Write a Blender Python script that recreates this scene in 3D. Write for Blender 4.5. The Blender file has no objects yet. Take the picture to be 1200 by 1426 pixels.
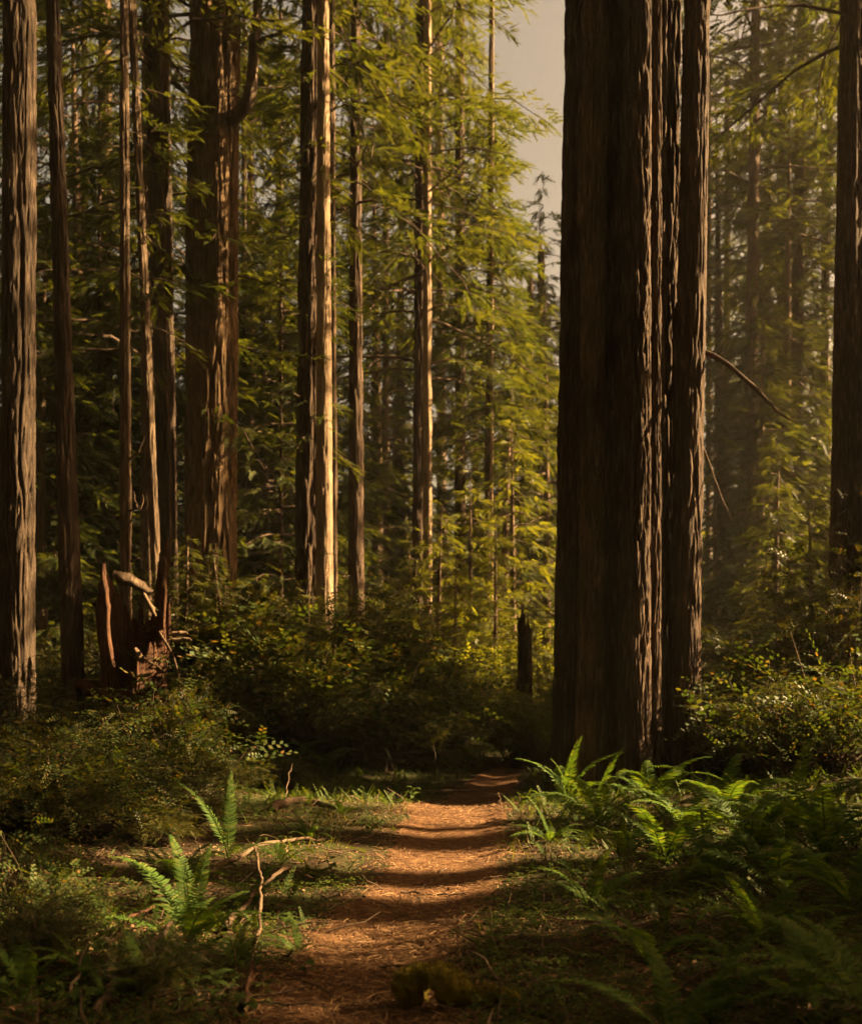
import bpy, math, random
import numpy as np
from mathutils import Vector, Matrix

scene = bpy.context.scene
COL = scene.collection
R = math.radians

# ------------------------------------------------------------------ camera
F, HOR, CZ = 1400.0, 950.0, 1.6          # focal length in photo pixels, horizon row, eye height
cam_d = bpy.data.cameras.new("camera")
cam = bpy.data.objects.new("camera", cam_d); COL.objects.link(cam)
cam.location = (0, 0, CZ); cam.rotation_euler = (R(90), 0, 0)
cam_d.sensor_width = 36; cam_d.lens = F / 1426 * 36
cam_d.shift_y = (HOR - 713) / 1426
cam_d.clip_start = 0.05; cam_d.clip_end = 2000
cam_d.dof.use_dof = True; cam_d.dof.focus_distance = 9.0; cam_d.dof.aperture_fstop = 1.6
scene.camera = cam

# ------------------------------------------------------------------ light
SUN_AZ, SUN_EL = R(10.5), R(31)            # azimuth measured from +X towards +Y
S = Vector((math.cos(SUN_EL)*math.cos(SUN_AZ), math.cos(SUN_EL)*math.sin(SUN_AZ), math.sin(SUN_EL)))
sun_d = bpy.data.lights.new("sun", 'SUN'); sun_d.energy = 5.0; sun_d.angle = R(0.5); sun_d.color = (1.0, 0.68, 0.33)
sun = bpy.data.objects.new("sun", sun_d); COL.objects.link(sun)
sun.rotation_euler = S.to_track_quat('Z', 'Y').to_euler(); sun.location = (30, 10, 40)
world = bpy.data.worlds.new("World"); scene.world = world; world.use_nodes = True
wn, wl = world.node_tree.nodes, world.node_tree.links
wn.clear()
sky = wn.new('ShaderNodeTexSky'); sky.sky_type = 'NISHITA'; sky.sun_disc = False
sky.sun_elevation = SUN_EL; sky.sun_rotation = R(90) - SUN_AZ
sky.air_density = 1.0; sky.dust_density = 6.0; sky.ozone_density = 0.6
tint = wn.new('ShaderNodeMix'); tint.data_type = 'RGBA'; tint.blend_type = 'MULTIPLY'; tint.inputs[0].default_value = 1
tint.inputs[7].default_value = (.62, .405, .215, 1)
bg = wn.new('ShaderNodeBackground'); bg.inputs[1].default_value = 0.05
wo = wn.new('ShaderNodeOutputWorld')
wl.new(sky.outputs[0], tint.inputs[6]); wl.new(tint.outputs[2], bg.inputs[0]); wl.new(bg.outputs[0], wo.inputs[0])
vs = scene.view_settings
vs.view_transform = 'Standard'; vs.look = 'None'; vs.gamma = 1; vs.use_curve_mapping = False
vs.exposure = 3.1
cy = scene.cycles
cy.max_bounces = 6; cy.diffuse_bounces = 3; cy.glossy_bounces = 2; cy.transmission_bounces = 3; cy.volume_bounces = 0
cy.use_adaptive_sampling = False; cy.use_denoising = True; cy.denoising_prefilter = 'FAST'; cy.caustics_reflective = False; cy.caustics_refractive = False

# ------------------------------------------------------------------ helpers
rng = np.random.default_rng(11)
random.seed(5)
_perm = np.random.default_rng(3).permutation(512).astype(np.int64)
_perm = np.concatenate([_perm, _perm, _perm])
_grad = np.random.default_rng(4).normal(size=(512, 3)); _grad /= np.linalg.norm(_grad, axis=1)[:, None]

def pn(x, y, z):
    """vectorised gradient noise, about -0.7..0.7"""
    x, y, z = np.broadcast_arrays(np.asarray(x, float), np.asarray(y, float), np.asarray(z, float))
    xi, yi, zi = np.floor(x).astype(np.int64), np.floor(y).astype(np.int64), np.floor(z).astype(np.int64)
    xf, yf, zf = x-xi, y-yi, z-zi
    u, v, w = [t*t*t*(t*(t*6-15)+10) for t in (xf, yf, zf)]
    def g(dx, dy, dz):
        h = _perm[_perm[_perm[(xi+dx) % 512] + (yi+dy) % 512] + (zi+dz) % 512]
        gr = _grad[h]
        return gr[..., 0]*(xf-dx) + gr[..., 1]*(yf-dy) + gr[..., 2]*(zf-dz)
    def L(a, b, t): return a + t*(b-a)
    return L(L(L(g(0,0,0), g(1,0,0), u), L(g(0,1,0), g(1,1,0), u), v),
             L(L(g(0,0,1), g(1,0,1), u), L(g(0,1,1), g(1,1,1), u), v), w)

def sstep(a, b, x):
    t = np.clip((np.asarray(x, float)-a)/(b-a), 0, 1); return t*t*(3-2*t)

class MB:
    """collects vertices and faces of any size and links them as ONE mesh object"""
    def __init__(s): s.v = []; s.f = []; s.n = 0
    def add(s, v, f):
        v = np.asarray(v, float).reshape(-1, 3); f = np.asarray(f, np.int64)
        s.v.append(v); s.f.append(f + s.n); s.n += len(v); return s
    def mesh(s, name, mat, smooth=False):
        v = np.concatenate(s.v); me = bpy.data.meshes.new(name)
        me.vertices.add(len(v)); me.vertices.foreach_set('co', v.ravel().astype(np.float32))
        sizes = np.concatenate([np.full(len(f), f.shape[1], np.int64) for f in s.f])
        loops = np.concatenate([f.ravel() for f in s.f])
        me.loops.add(len(loops)); me.loops.foreach_set('vertex_index', loops.astype(np.int32))
        me.polygons.add(len(sizes))
        me.polygons.foreach_set('loop_start', np.concatenate([[0], np.cumsum(sizes)[:-1]]).astype(np.int32))
        if smooth: me.polygons.foreach_set('use_smooth', np.ones(len(sizes), bool))
        me.update(calc_edges=True)
        for m in (mat if isinstance(mat, (list, tuple)) else [mat]): me.materials.append(m)
        return me

def link(name, me, parent=None, loc=(0,0,0), rot=(0,0,0), sc=1.0):
    o = bpy.data.objects.new(name, me); COL.objects.link(o)
    if parent is not None: o.parent = parent
    o.location = loc; o.rotation_euler = rot
    o.scale = (sc, sc, sc) if not isinstance(sc, (tuple, list)) else sc
    return o

def tag(o, label=None, cat=None, group=None, kind=None):
    for k, v in (('label', label), ('category', cat), ('group', group), ('kind', kind)):
        if v: o[k] = v
    return o

def thing(name, label, cat, loc=(0,0,0), rz=0, group=None):
    return tag(link(name, None, None, loc, (0,0,rz)), label, cat, group)

def copy_thing(o, loc, rz=0, sc=1.0, label=None, group=None):
    c = o.copy(); COL.objects.link(c)
    c.location = loc; c.rotation_euler = (0, 0, rz); c.scale = (sc, sc, sc) if not isinstance(sc, (tuple, list)) else sc
    if label: c['label'] = label
    if group: c['group'] = group
    for ch in list(o.children):
        d = ch.copy(); COL.objects.link(d); d.parent = c
    return c

def tube(pts, rad, n=6, wob=0.0, seed=0, cap=True):
    pts = np.asarray(pts, float); rad = np.broadcast_to(np.asarray(rad, float), (len(pts),))
    T = np.gradient(pts, axis=0); T /= np.linalg.norm(T, axis=1)[:, None] + 1e-9
    up = np.array([0.13, 0.21, 0.97]); 
    if abs(T[len(T)//2] @ up) > .9: up = np.array([0.95, 0.2, 0.1])
    A = np.cross(T, up); A /= np.linalg.norm(A, axis=1)[:, None] + 1e-9
    B = np.cross(T, A)
    th = np.arange(n)/n*2*np.pi
    r = rad[:, None]*np.ones(n)
    if wob:
        r = r*(1 + wob*pn(np.cos(th)[None]*1.3+seed*7.3, np.sin(th)[None]*1.3, np.arange(len(pts))[:, None]*.45)*1.6)
    V = pts[:, None, :] + r[..., None]*(np.cos(th)[None, :, None]*A[:, None] + np.sin(th)[None, :, None]*B[:, None])
    i = np.arange(len(pts)-1)[:, None]*n; j = np.arange(n)[None]; k = (j+1) % n
    Q = np.stack([i+j, i+k, i+n+k, i+n+j], -1).reshape(-1, 4)
    return V.reshape(-1, 3), Q

def catmull(cp, m):
    cp = np.asarray(cp, float); P = np.concatenate([[2*cp[0]-cp[1]], cp, [2*cp[-1]-cp[-2]]])
    out = []
    for i in range(1, len(P)-2):
        t = np.linspace(0, 1, m, endpoint=False)[:, None]; a, b, c, d = P[i-1], P[i], P[i+1], P[i+2]
        out.append(.5*((2*b)+(-a+c)*t+(2*a-5*b+4*c-d)*t**2+(-a+3*b-3*c+d)*t**3))
    out.append(cp[-1:]); return np.concatenate(out)

def frames(h, p, r):
    """rotation matrices: local x points along heading h and pitch p, rolled by r"""
    ch, sh, cp, sp, cr, sr = np.cos(h), np.sin(h), np.cos(p), np.sin(p), np.cos(r), np.sin(r)
    X = np.stack([ch*cp, sh*cp, sp], -1); Y0 = np.stack([-sh, ch, np.zeros_like(h)], -1); Z0 = np.cross(X, Y0)
    Y = Y0*cr[:, None] + Z0*sr[:, None]; Z = np.cross(X, Y)
    return np.stack([X, Y, Z], -1)

def scatter(mb, B, Fc, pos, Rm, sc):
    n, nb = len(pos), len(B)
    sc = np.asarray(sc, float)
    L = B[None]*(sc[:, None, None] if sc.ndim == 1 else sc[:, None, :])
    V = np.einsum('nij,nbj->nbi', Rm, L) + pos[:, None]
    Fa = (Fc[None] + (np.arange(n)*nb)[:, None, None]).reshape(-1, Fc.shape[1])
    mb.add(V.reshape(-1, 3), Fa)

def at(px, py, d): return np.array([(px-600)/F*d, d, CZ-(py-HOR)/F*d])

# path centre line and half width as functions of the distance y
def path_x(y): return np.interp(y, [0, 3, 5, 6.4, 7.6, 9.7, 12.4, 17, 19.5, 24, 32], [-.35, -.4, -.36, -.28, -.02, .2, .35, 1.1, 1.75, 3.2, 6.5])
def path_w(y): return np.interp(y, [0, 5, 8, 12, 17, 20, 40], [.44, .42, .45, .58, .33, .30, .33])
def gz(x, y):
    x = np.asarray(x, float); y = np.asarray(y, float)
    e = np.abs(x-path_x(y)) - path_w(y)
    off = sstep(-.15, .5, e)
    near = 1 - sstep(30, 70, np.hypot(x, y))
    side = off*(.05 + .10*sstep(0, 3, e) + .22*sstep(1.0, 5, e))
    lump = off*(.10*pn(x*.55, y*.55, 1.5) + .06*pn(x*1.7, y*1.7, 4.5)) + (.2+.8*off)*(.022*pn(x*4.5, y*4.5, 7.5))
    crest = .13*np.exp(-((y-11.6)/1.3)**2) - .10*np.exp(-((y-15)/1.6)**2)
    dish = -.04*(1-sstep(-.35, .05, e))
    return (side + lump + crest*near + dish)*near
def gz1(x, y): return float(gz(np.array([x]), np.array([y]))[0])
def ground_at(px, py):
    """where the view ray through a photo pixel meets the ground"""
    d = CZ*F/max(py-HOR, 20)
    for _ in range(8): d = (CZ-gz1((px-600)/F*d, d))*F/max(py-HOR, 20)
    x = (px-600)/F*d
    return x, d, gz1(x, d)

# ------------------------------------------------------------------ materials
def newmat(name):
    m = bpy.data.materials.new(name); m.use_nodes = True; m.node_tree.nodes.clear(); return m, m.node_tree.nodes, m.node_tree.links
def ramp(n, cols):
    r = n.new('ShaderNodeValToRGB'); e = r.color_ramp.elements
    while len(e) < len(cols): e.new(.5)
    for el, (p, c) in zip(e, cols): el.position = p; el.color = (*c, 1)
    return r
def noise(n, l, vec, sc, det=4, rough=.6, mapping=None):
    t = n.new('ShaderNodeTexNoise'); t.inputs['Scale'].default_value = sc; t.inputs['Detail'].default_value = det; t.inputs['Roughness'].default_value = rough
    if mapping:
        mp = n.new('ShaderNodeMapping'); mp.inputs['Scale'].default_value = mapping; l.new(vec, mp.inputs['Vector']); l.new(mp.outputs[0], t.inputs['Vector'])
    else: l.new(vec, t.inputs['Vector'])
    return t
def mixc(n, l, fac, a, b, mode='MIX'):
    m = n.new('ShaderNodeMix'); m.data_type = 'RGBA'; m.blend_type = mode
    for i, v in ((0, fac), (6, a), (7, b)):
        if hasattr(v, 'links') or hasattr(v, 'is_linked'): l.new(v, m.inputs[i])
        elif i == 0: m.inputs[0].default_value = v
        else: m.inputs[i].default_value = (*v, 1)
    return m.outputs[2]

def bark(name, c0, c1, c2, moss=0.0, sc=1.0):
    m, n, l = newmat(name)
    tc = n.new('ShaderNodeTexCoord'); oi = n.new('ShaderNodeObjectInfo')
    off = n.new('ShaderNodeVectorMath'); off.operation = 'ADD'
    l.new(tc.outputs['Object'], off.inputs[0]); l.new(oi.outputs['Random'], off.inputs[1])
    fib = noise(n, l, off.outputs[0], 1.0, 8, .68, (24*sc, 24*sc, 2.2*sc))
    fine = noise(n, l, off.outputs[0], 1.0, 4, .6, (85*sc, 85*sc, 16*sc))
    big = noise(n, l, off.outputs[0], .9, 3, .5)
    r = ramp(n, [(.25, c0), (.52, c1), (.78, c2)]); l.new(fib.outputs[0], r.inputs[0])
    rb = ramp(n, [(.3, (.55, .5, .48)), (.7, (1.2, 1.15, 1.1))]); l.new(big.outputs[0], rb.inputs[0])
    c = mixc(n, l, .8, r.outputs[0], rb.outputs[0], 'MULTIPLY')
    if moss:
        mn = noise(n, l, off.outputs[0], 1.3, 5, .7, (1.5, 1.5, .5)); mr = ramp(n, [(.5, (0,0,0)), (.72, (moss,)*3)]); l.new(mn.outputs[0], mr.inputs[0])
        c = mixc(n, l, mr.outputs[0], c, (.055, .062, .02))
    add = n.new('ShaderNodeMath'); add.operation = 'MULTIPLY_ADD'; add.inputs[1].default_value = .55
    l.new(fine.outputs[0], add.inputs[0]); l.new(fib.outputs[0], add.inputs[2])
    b = n.new('ShaderNodeBump'); b.inputs['Strength'].default_value = 1; b.inputs['Distance'].default_value = .06/sc
    l.new(add.outputs[0], b.inputs['Height'])
    p = n.new('ShaderNodeBsdfPrincipled'); p.inputs['Roughness'].default_value = .9; p.inputs['Specular IOR Level'].default_value = .15
    l.new(c, p.inputs['Base Color']); l.new(b.outputs[0], p.inputs['Normal'])
    o = n.new('ShaderNodeOutputMaterial'); l.new(p.outputs[0], o.inputs[0]); return m

def leaf(name, cols, trans=.45, rough=.5, spec=.3, patch=None):
    m, n, l = newmat(name)
    g = n.new('ShaderNodeNewGeometry'); tc = n.new('ShaderNodeTexCoord')
    r = ramp(n, cols); l.new(g.outputs['Random Per Island'], r.inputs[0]); c = r.outputs[0]
    if patch:
        t = noise(n, l, tc.outputs['Object'], patch[0], 3, .6); pr = ramp(n, [(.42, (0,0,0)), (.62, (1,1,1))]); l.new(t.outputs[0], pr.inputs[0])
        c = mixc(n, l, pr.outputs[0], c, patch[1])
    p = n.new('ShaderNodeBsdfPrincipled'); p.inputs['Roughness'].default_value = rough; p.inputs['Specular IOR Level'].default_value = spec
    l.new(c, p.inputs['Base Color'])
    tr = n.new('ShaderNodeBsdfTranslucent')
    tcol = mixc(n, l, 1.0, c, (1.5, 1.35, .35), 'MULTIPLY'); l.new(tcol, tr.inputs[0])
    mx = n.new('ShaderNodeMixShader'); mx.inputs[0].default_value = trans
    l.new(p.outputs[0], mx.inputs[1]); l.new(tr.outputs[0], mx.inputs[2])
    o = n.new('ShaderNodeOutputMaterial'); l.new(mx.outputs[0], o.inputs[0]); return m

def litter_mat(name, cols, rough=.9):
    m, n, l = newmat(name)
    g = n.new('ShaderNodeNewGeometry'); r = ramp(n, cols); l.new(g.outputs['Random Per Island'], r.inputs[0])
    p = n.new('ShaderNodeBsdfPrincipled'); p.inputs['Roughness'].default_value = rough; p.inputs['Specular IOR Level'].default_value = .15
    l.new(r.outputs[0], p.inputs['Base Color']); o = n.new('ShaderNodeOutputMaterial'); l.new(p.outputs[0], o.inputs[0]); return m

def soil(name, cols, sc, bumpd, green=None):
    m, n, l = newmat(name)
    tc = n.new('ShaderNodeTexCoord')
    a = noise(n, l, tc.outputs['Object'], sc, 10, .7); b = noise(n, l, tc.outputs['Object'], sc*.12, 4, .6); f = noise(n, l, tc.outputs['Object'], sc*7, 5, .7)
    r = ramp(n, cols); mn = n.new('ShaderNodeMath'); mn.operation = 'MULTIPLY_ADD'; mn.inputs[1].default_value = .5
    sub = n.new('ShaderNodeMath'); sub.operation = 'MULTIPLY_ADD'; sub.inputs[1].default_value = .5; sub.inputs[2].default_value = 0
    l.new(a.outputs[0], mn.inputs[0]); l.new(f.outputs[0], sub.inputs[0]); l.new(sub.outputs[0], mn.inputs[2]); l.new(mn.outputs[0], r.inputs[0])
    rb = ramp(n, [(.35, (.7, .66, .62)), (.65, (1.15, 1.1, 1.05))]); l.new(b.outputs[0], rb.inputs[0])
    c = mixc(n, l, .8, r.outputs[0], rb.outputs[0], 'MULTIPLY')
    if green:
        gn = noise(n, l, tc.outputs['Object'], 1.7, 6, .7); gr = ramp(n, [(.42, (0,0,0)), (.60, (.85,)*3)]); l.new(gn.outputs[0], gr.inputs[0])
        gf_ = ramp(n, [(.35, green[0]), (.65, green[1])]); l.new(f.outputs[0], gf_.inputs[0]); c = mixc(n, l, gr.outputs[0], c, gf_.outputs[0])
    bp = n.new('ShaderNodeBump'); bp.inputs['Distance'].default_value = bumpd; l.new(mn.outputs[0], bp.inputs['Height'])
    p = n.new('ShaderNodeBsdfPrincipled'); p.inputs['Roughness'].default_value = .95; p.inputs['Specular IOR Level'].default_value = .1
    l.new(c, p.inputs['Base Color']); l.new(bp.outputs[0], p.inputs['Normal'])
    o = n.new('ShaderNodeOutputMaterial'); l.new(p.outputs[0], o.inputs[0]); return m

M = dict(
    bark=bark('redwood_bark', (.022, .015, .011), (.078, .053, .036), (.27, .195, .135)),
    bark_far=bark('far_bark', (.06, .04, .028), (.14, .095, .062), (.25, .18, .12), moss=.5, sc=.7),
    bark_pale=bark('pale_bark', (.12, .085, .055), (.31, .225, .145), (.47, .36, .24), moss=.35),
    bark_dark=bark('dark_bark', (.020, .014, .010), (.066, .048, .034), (.21, .158, .112)),  # darker tone of the redwood bark
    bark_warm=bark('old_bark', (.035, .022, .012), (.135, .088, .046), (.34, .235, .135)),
    bark_mid=bark('weathered_bark', (.04, .028, .019), (.13, .093, .062), (.33, .25, .17)),
    limb=bark('limb_bark', (.05, .035, .024), (.10, .07, .048), (.17, .125, .085), sc=2.0),
    dead=bark('dead_wood', (.075, .052, .034), (.16, .112, .072), (.27, .195, .13), sc=2.0),
    rot=bark('rotten_heartwood', (.014, .009, .007), (.085, .042, .024), (.22, .115, .06), sc=1.3),
    gold_needle=leaf('backlit_needles', [(0, (.05, .068, .012)), (.5, (.10, .115, .018)), (1, (.16, .15, .028))], .55),  # brighter and yellower: the backlit glow is put into the needle colour
    needle=leaf('redwood_needles', [(0, (.013, .024, .009)), (.35, (.030, .046, .013)), (.75, (.055, .070, .018)), (1, (.10, .098, .022))], .5, patch=(.35, (.066, .072, .017))),
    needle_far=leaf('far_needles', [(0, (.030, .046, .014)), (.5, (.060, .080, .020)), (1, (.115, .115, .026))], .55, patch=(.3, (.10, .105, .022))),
    huck=leaf('huckleberry_leaves', [(0, (.010, .020, .007)), (.6, (.030, .044, .013)), (.86, (.075, .078, .018)), (1, (.14, .07, .025))], .25, .5, .2, patch=(1.6, (.085, .08, .02))),
    red=leaf('young_huckleberry_leaves', [(0, (.025, .045, .012)), (.6, (.050, .070, .018)), (.92, (.085, .085, .022)), (1, (.15, .085, .03))], .35, .5, .15),
    gold=leaf('backlit_shrub_leaves', [(0, (.05, .07, .014)), (.6, (.10, .115, .02)), (1, (.15, .14, .03))], .55, .5, .3),  # golden backlight worked into the leaf colour itself
    fern=leaf('fern_pinnae', [(0, (.035, .072, .014)), (.6, (.062, .112, .020)), (1, (.115, .145, .03))], .45, .6, .06),
    herb=leaf('herb_leaves', [(0, (.035, .065, .014)), (1, (.075, .11, .026))], .45, .6, .1),
    oxalis=leaf('oxalis_leaves', [(0, (.030, .055, .012)), (.6, (.058, .090, .018)), (1, (.11, .12, .028))], .4, .6, .1),
    grass=leaf('grass_blades', [(0, (.05, .075, .016)), (.6, (.10, .115, .03)), (1, (.22, .18, .07))], .4, .5, .15),
    moss=leaf('moss_tufts', [(0, (.06, .06, .010)), (.6, (.12, .105, .016)), (1, (.19, .15, .025))], .35, .9, .1),
    litter=litter_mat('needle_litter', [(0, (.05, .026, .014)), (.4, (.13, .066, .031)), (.8, (.24, .14, .066)), (1, (.36, .23, .12))]),
    dryleaf=litter_mat('dead_leaves', [(0, (.035, .016, .009)), (.6, (.10, .052, .026)), (1, (.26, .15, .08))], .7),
    path=soil('path_duff', [(.32, (.035, .018, .010)), (.5, (.125, .064, .032)), (.68, (.36, .215, .105))], 16, .06),
    floor=soil('forest_duff', [(.3, (.014, .009, .006)), (.5, (.040, .025, .015)), (.7, (.10, .066, .037))], 9, .05, ((.016, .026, .008), (.065, .082, .020))),
)

# ------------------------------------------------------------------ ground and path
def grid_axis(a, b, step, far, k):
    core = np.arange(a, b+1e-6, step); out = [core]
    def grow(x0, sgn, lim):
        xs, s, x = [], step, x0
        while abs(x-x0) < lim: s *= k; x += sgn*s; xs.append(x)
        return np.array(xs)
    return np.concatenate([grow(a, -1, far)[::-1], core, grow(b, 1, far)])
gxs = grid_axis(-6, 6, .07, 400, 1.25); gys = grid_axis(3.6, 20, .07, 400, 1.2)
GX, GY = np.meshgrid(gxs, gys); GZv = gz(GX, GY)
nx, ny = len(gxs), len(gys)
i = np.arange(ny-1)[:, None]*nx + np.arange(nx-1)[None]
Q = np.stack([i, i+1, i+nx+1, i+nx], -1).reshape(-1, 4)
mb = MB().add(np.stack([GX, GY, GZv], -1), Q)
tag(link('ground', mb.mesh('ground', M['floor'], True)), kind='structure')
# the trodden path: a strip lying on the ground, its edges frayed under the ground's own surface
ys = np.concatenate([np.arange(-2, 14, .06), np.arange(14, 34, .15)]); us = np.linspace(-1, 1, 31)
PX = path_x(ys)[:, None] + us[None]*(path_w(ys)[:, None] + .16 + .22*pn(ys[:, None]*1.3, us[None]*0+np.sign(us)[None]*3, 2.2) + .14*pn(ys[:, None]*4.3, us[None]*0+np.sign(us)[None]*3, 6.2))
PY = np.repeat(ys[:, None], len(us), 1)
PZ = gz(PX, PY) + .012 - .05*sstep(.72, 1.0, np.abs(us))[None] + .006*pn(PX*14, PY*14, 3.3)
i = np.arange(len(ys)-1)[:, None]*len(us) + np.arange(len(us)-1)[None]
Q = np.stack([i, i+1, i+len(us)+1, i+len(us)], -1).reshape(-1, 4)
tag(link('path', MB().add(np.stack([PX, PY, PZ], -1), Q).mesh('path', M['path'], True)), kind='structure')

# ------------------------------------------------------------------ trunks
def trunk_grid(cz, cx, cyy, r, nth, nz, zmax, ztop, seed, ridge=.075, depth=.022, flute=.08, flare=.45, flare_h=.55):
    """bark surface of one stem: rows dense up to zmax, coarse above; furrows are real relief"""
    zs = np.concatenate([np.linspace(-.25, zmax, nz), np.linspace(zmax, ztop, max(6, nz//10))[1:]])
    th = np.arange(nth)/nth*2*np.pi
    X0, Y0, Rr = np.interp(zs, cz, cx), np.interp(zs, cz, cyy), np.interp(zs, cz, r)
    if ztop > cz[-1]:
        X0 = X0 + (zs > cz[-1])*(zs-cz[-1])*(cx[-1]-cx[-2])/(cz[-1]-cz[-2]); Y0 = Y0 + 0
        Rr = np.where(zs > cz[-1], r[-1]*(1-.75*(zs-cz[-1])/max(ztop-cz[-1], .1)), Rr)
    R0 = Rr[:, None]*(1 + flare*np.exp(-np.clip(zs, 0, None)/flare_h))[:, None]
    c, s = np.cos(th)[None], np.sin(th)[None]; Z = zs[:, None]
    rm = float(np.mean(r[:2])); k = 1/ridge
    fl = flute*1.8*pn(c*1.6+seed, s*1.6, Z*.10) + flute*.9*pn(c*3.4, s*3.4+seed, Z*.2+3)
    w = .11*pn(c*2, s*2, Z*.5+seed)
    n1 = np.abs(pn(c*rm*k*.5+w, s*rm*k*.5+seed*3, Z*k*.055+w)); n2 = np.abs(pn(c*rm*k*1.1+w, s*rm*k*1.1, Z*k*.13+seed*2))
    dp = -depth*1.35*(1-sstep(0, .16, n1)) - depth*.7*(1-sstep(0, .18, n2)) + depth*.5*pn(c*rm*k*2, s*rm*k*2, Z*k*.3)
    RR = R0*(1+fl*(1+1.2*np.exp(-np.clip(Z, 0, None)/1.2))) + dp
    V = np.stack([X0[:, None]+RR*c, Y0[:, None]+RR*s, Z+0*c], -1)
    i = np.arange(len(zs)-1)[:, None]*nth; j = np.arange(nth)[None]; kk = (j+1) % nth
    return V.reshape(-1, 3), np.stack([i+j, i+kk, i+nth+kk, i+nth+j], -1).reshape(-1, 4)

# ------------------------------------------------------------------ foliage pieces
def spray_base(n, ll, lw, ang=52, tip=True):
    """flat feather of needles-leaflets along +x, unit length; each leaflet its own small blade"""
    v, f = [], []
    for k in range(n):
        t = .06 + .94*(k//2)/max(1, (n-1)//2); sgn = 1 if k % 2 else -1
        a = R(ang)*(1-.35*t); L = ll*(1-.55*t)*(.85+.3*((k*37) % 10)/10)
        d = np.array([math.cos(a), sgn*math.sin(a), .12*(((k*13) % 7)/7-.5)]); nrm = np.array([-d[1], d[0], 0])*lw*.5
        p = np.array([t*.9, 0, -.10*t*t]); b = len(v)
        v += [p-nrm*1.2, p+d*L, p+nrm*1.2]; f.append([b, b+1, b+2])
    return np.array(v), np.array(f)

def crown_mesh(name, H, rad, nbr, nsp, seed, slen=(.34, .58), droop=.35, rise=.1, leaf_n=18, ll=.25, lw=.078, mat='needle', r0=.35, limb_r=.035, wide=.42, clear=0.0):
    """whorled boughs with flattened hanging sprays; returns (foliage mesh, limbs mesh)"""
    g = np.random.default_rng(seed); B, Fc = spray_base(leaf_n, ll, lw)
    fo, li = MB(), MB(); P, Hd, Pt, Rl, Sc = [], [], [], [], []
    for b in range(nbr):
        u = (b+.5)/nbr; z = H*u**1.05 + g.normal(0, .15); az = b*2.39996 + g.normal(0, .35)
        Lb = rad(u)*g.uniform(.65, 1.12)
        if g.random() < clear: continue
        a, q = g.normal(rise, .16), droop*g.uniform(.6, 1.4)
        sw = g.normal(0, .18)
        t = np.linspace(0, 1, 7); hd = az + sw*t
        pts = np.stack([np.cos(hd)*Lb*t, np.sin(hd)*Lb*t, z + a*Lb*t - q*Lb*t*t], -1)
        pts += g.normal(0, .02*Lb, pts.shape)*t[:, None]
        v, f = tube(pts, limb_r*(.5+Lb/5)*(1-.85*t)+.004, 4); li.add(v, f)
        m = max(4, int(nsp*Lb)); tt = np.clip(r0 + (1-r0)*g.random(m)**.8, 0, 1)
        # sprays gather on side twigs so the bough keeps gaps
        twig = np.round(tt*9)/9; tt = np.where(g.random(m) < .75, twig + g.normal(0, .018, m), tt)
        side = np.where(g.random(m) < .5, -1, 1); off = side*g.random(m)*wide*Lb*(1.05-.75*tt)*(.4+.6*np.minimum(1, tt*2))
        base = np.stack([np.interp(tt, t, pts[:, k]) for k in range(3)], -1)
        ca, sa = math.cos(az), math.sin(az)
        base[:, 0] += -sa*off + ca*np.abs(off)*.55; base[:, 1] += ca*off + sa*np.abs(off)*.55
        base[:, 2] += -np.abs(off)*.22 + g.normal(0, .05, m) - .03
        P.append(base); Hd.append(az + side*g.uniform(.1, 1.0, m)); Pt.append(g.normal(-.30, .28, m)); Rl.append(g.normal(0, .4, m)); Sc.append(g.uniform(*slen, m))
    scatter(fo, B, Fc, np.concatenate(P), frames(np.concatenate(Hd), np.concatenate(Pt), np.concatenate(Rl)), np.concatenate(Sc))
    return fo.mesh(name, M[mat]), li.mesh(name+'_limbs', M['limb'], True)

CROWNS = {
 'high0': crown_mesh('crown', 26, lambda u: 4.6*(1-u)**.55+.5, 110, 22, 1, droop=.45, clear=.28),
 'high1': crown_mesh('crown', 26, lambda u: 4.0*(1-u)**.6+.6, 105, 22, 2, droop=.55, clear=.30),
 'high2': crown_mesh('crown', 26, lambda u: 5.2*(1-u)**.5+.4, 100, 22, 3, droop=.35, clear=.30),
 'young0': crown_mesh('crown', 12, lambda u: 2.7*(1-u)**.75+.15, 120, 26, 4, slen=(.35, .6), droop=.35),
 'young1': crown_mesh('crown', 12, lambda u: 3.1*(1-u)**.8+.15, 105, 22, 5, slen=(.35, .6), droop=.45),
 'young2': crown_mesh('crown', 12, lambda u: 2.3*(1-u)**.7+.2, 110, 26, 6, slen=(.32, .55), droop=.25),
 'mid0': crown_mesh('crown', 25, lambda u: 3.9*(1-u)**.7+.3, 130, 23, 14, slen=(.32, .55), droop=.5, clear=.12),
 'mid1': crown_mesh('crown', 25, lambda u: 3.3*(1-u)**.6+.4, 130, 24, 15, slen=(.32, .55), droop=.35, clear=.15),
 'gold0': crown_mesh('crown', 12, lambda u: 3.0*(1-u)**.7+.2, 75, 22, 34, slen=(.32, .58), droop=.3, mat='gold_needle', clear=.1),
 'near': crown_mesh('crown', 24, lambda u: 4.4*(1-u)**.55+.5, 85, 44, 24, slen=(.22, .40), droop=.45, clear=.25, leaf_n=22, ll=.24, lw=.07),
 'thin': crown_mesh('crown', 16, lambda u: 1.9*(1-.6*u), 75, 16, 7, slen=(.35, .6), droop=.5, clear=.3),
 'tuft': crown_mesh('crown', 10, lambda u: 1.1, 42, 30, 8, slen=(.22, .36), droop=.35, leaf_n=24, ll=.2, lw=.055, r0=.15, limb_r=.02),
}

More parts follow.
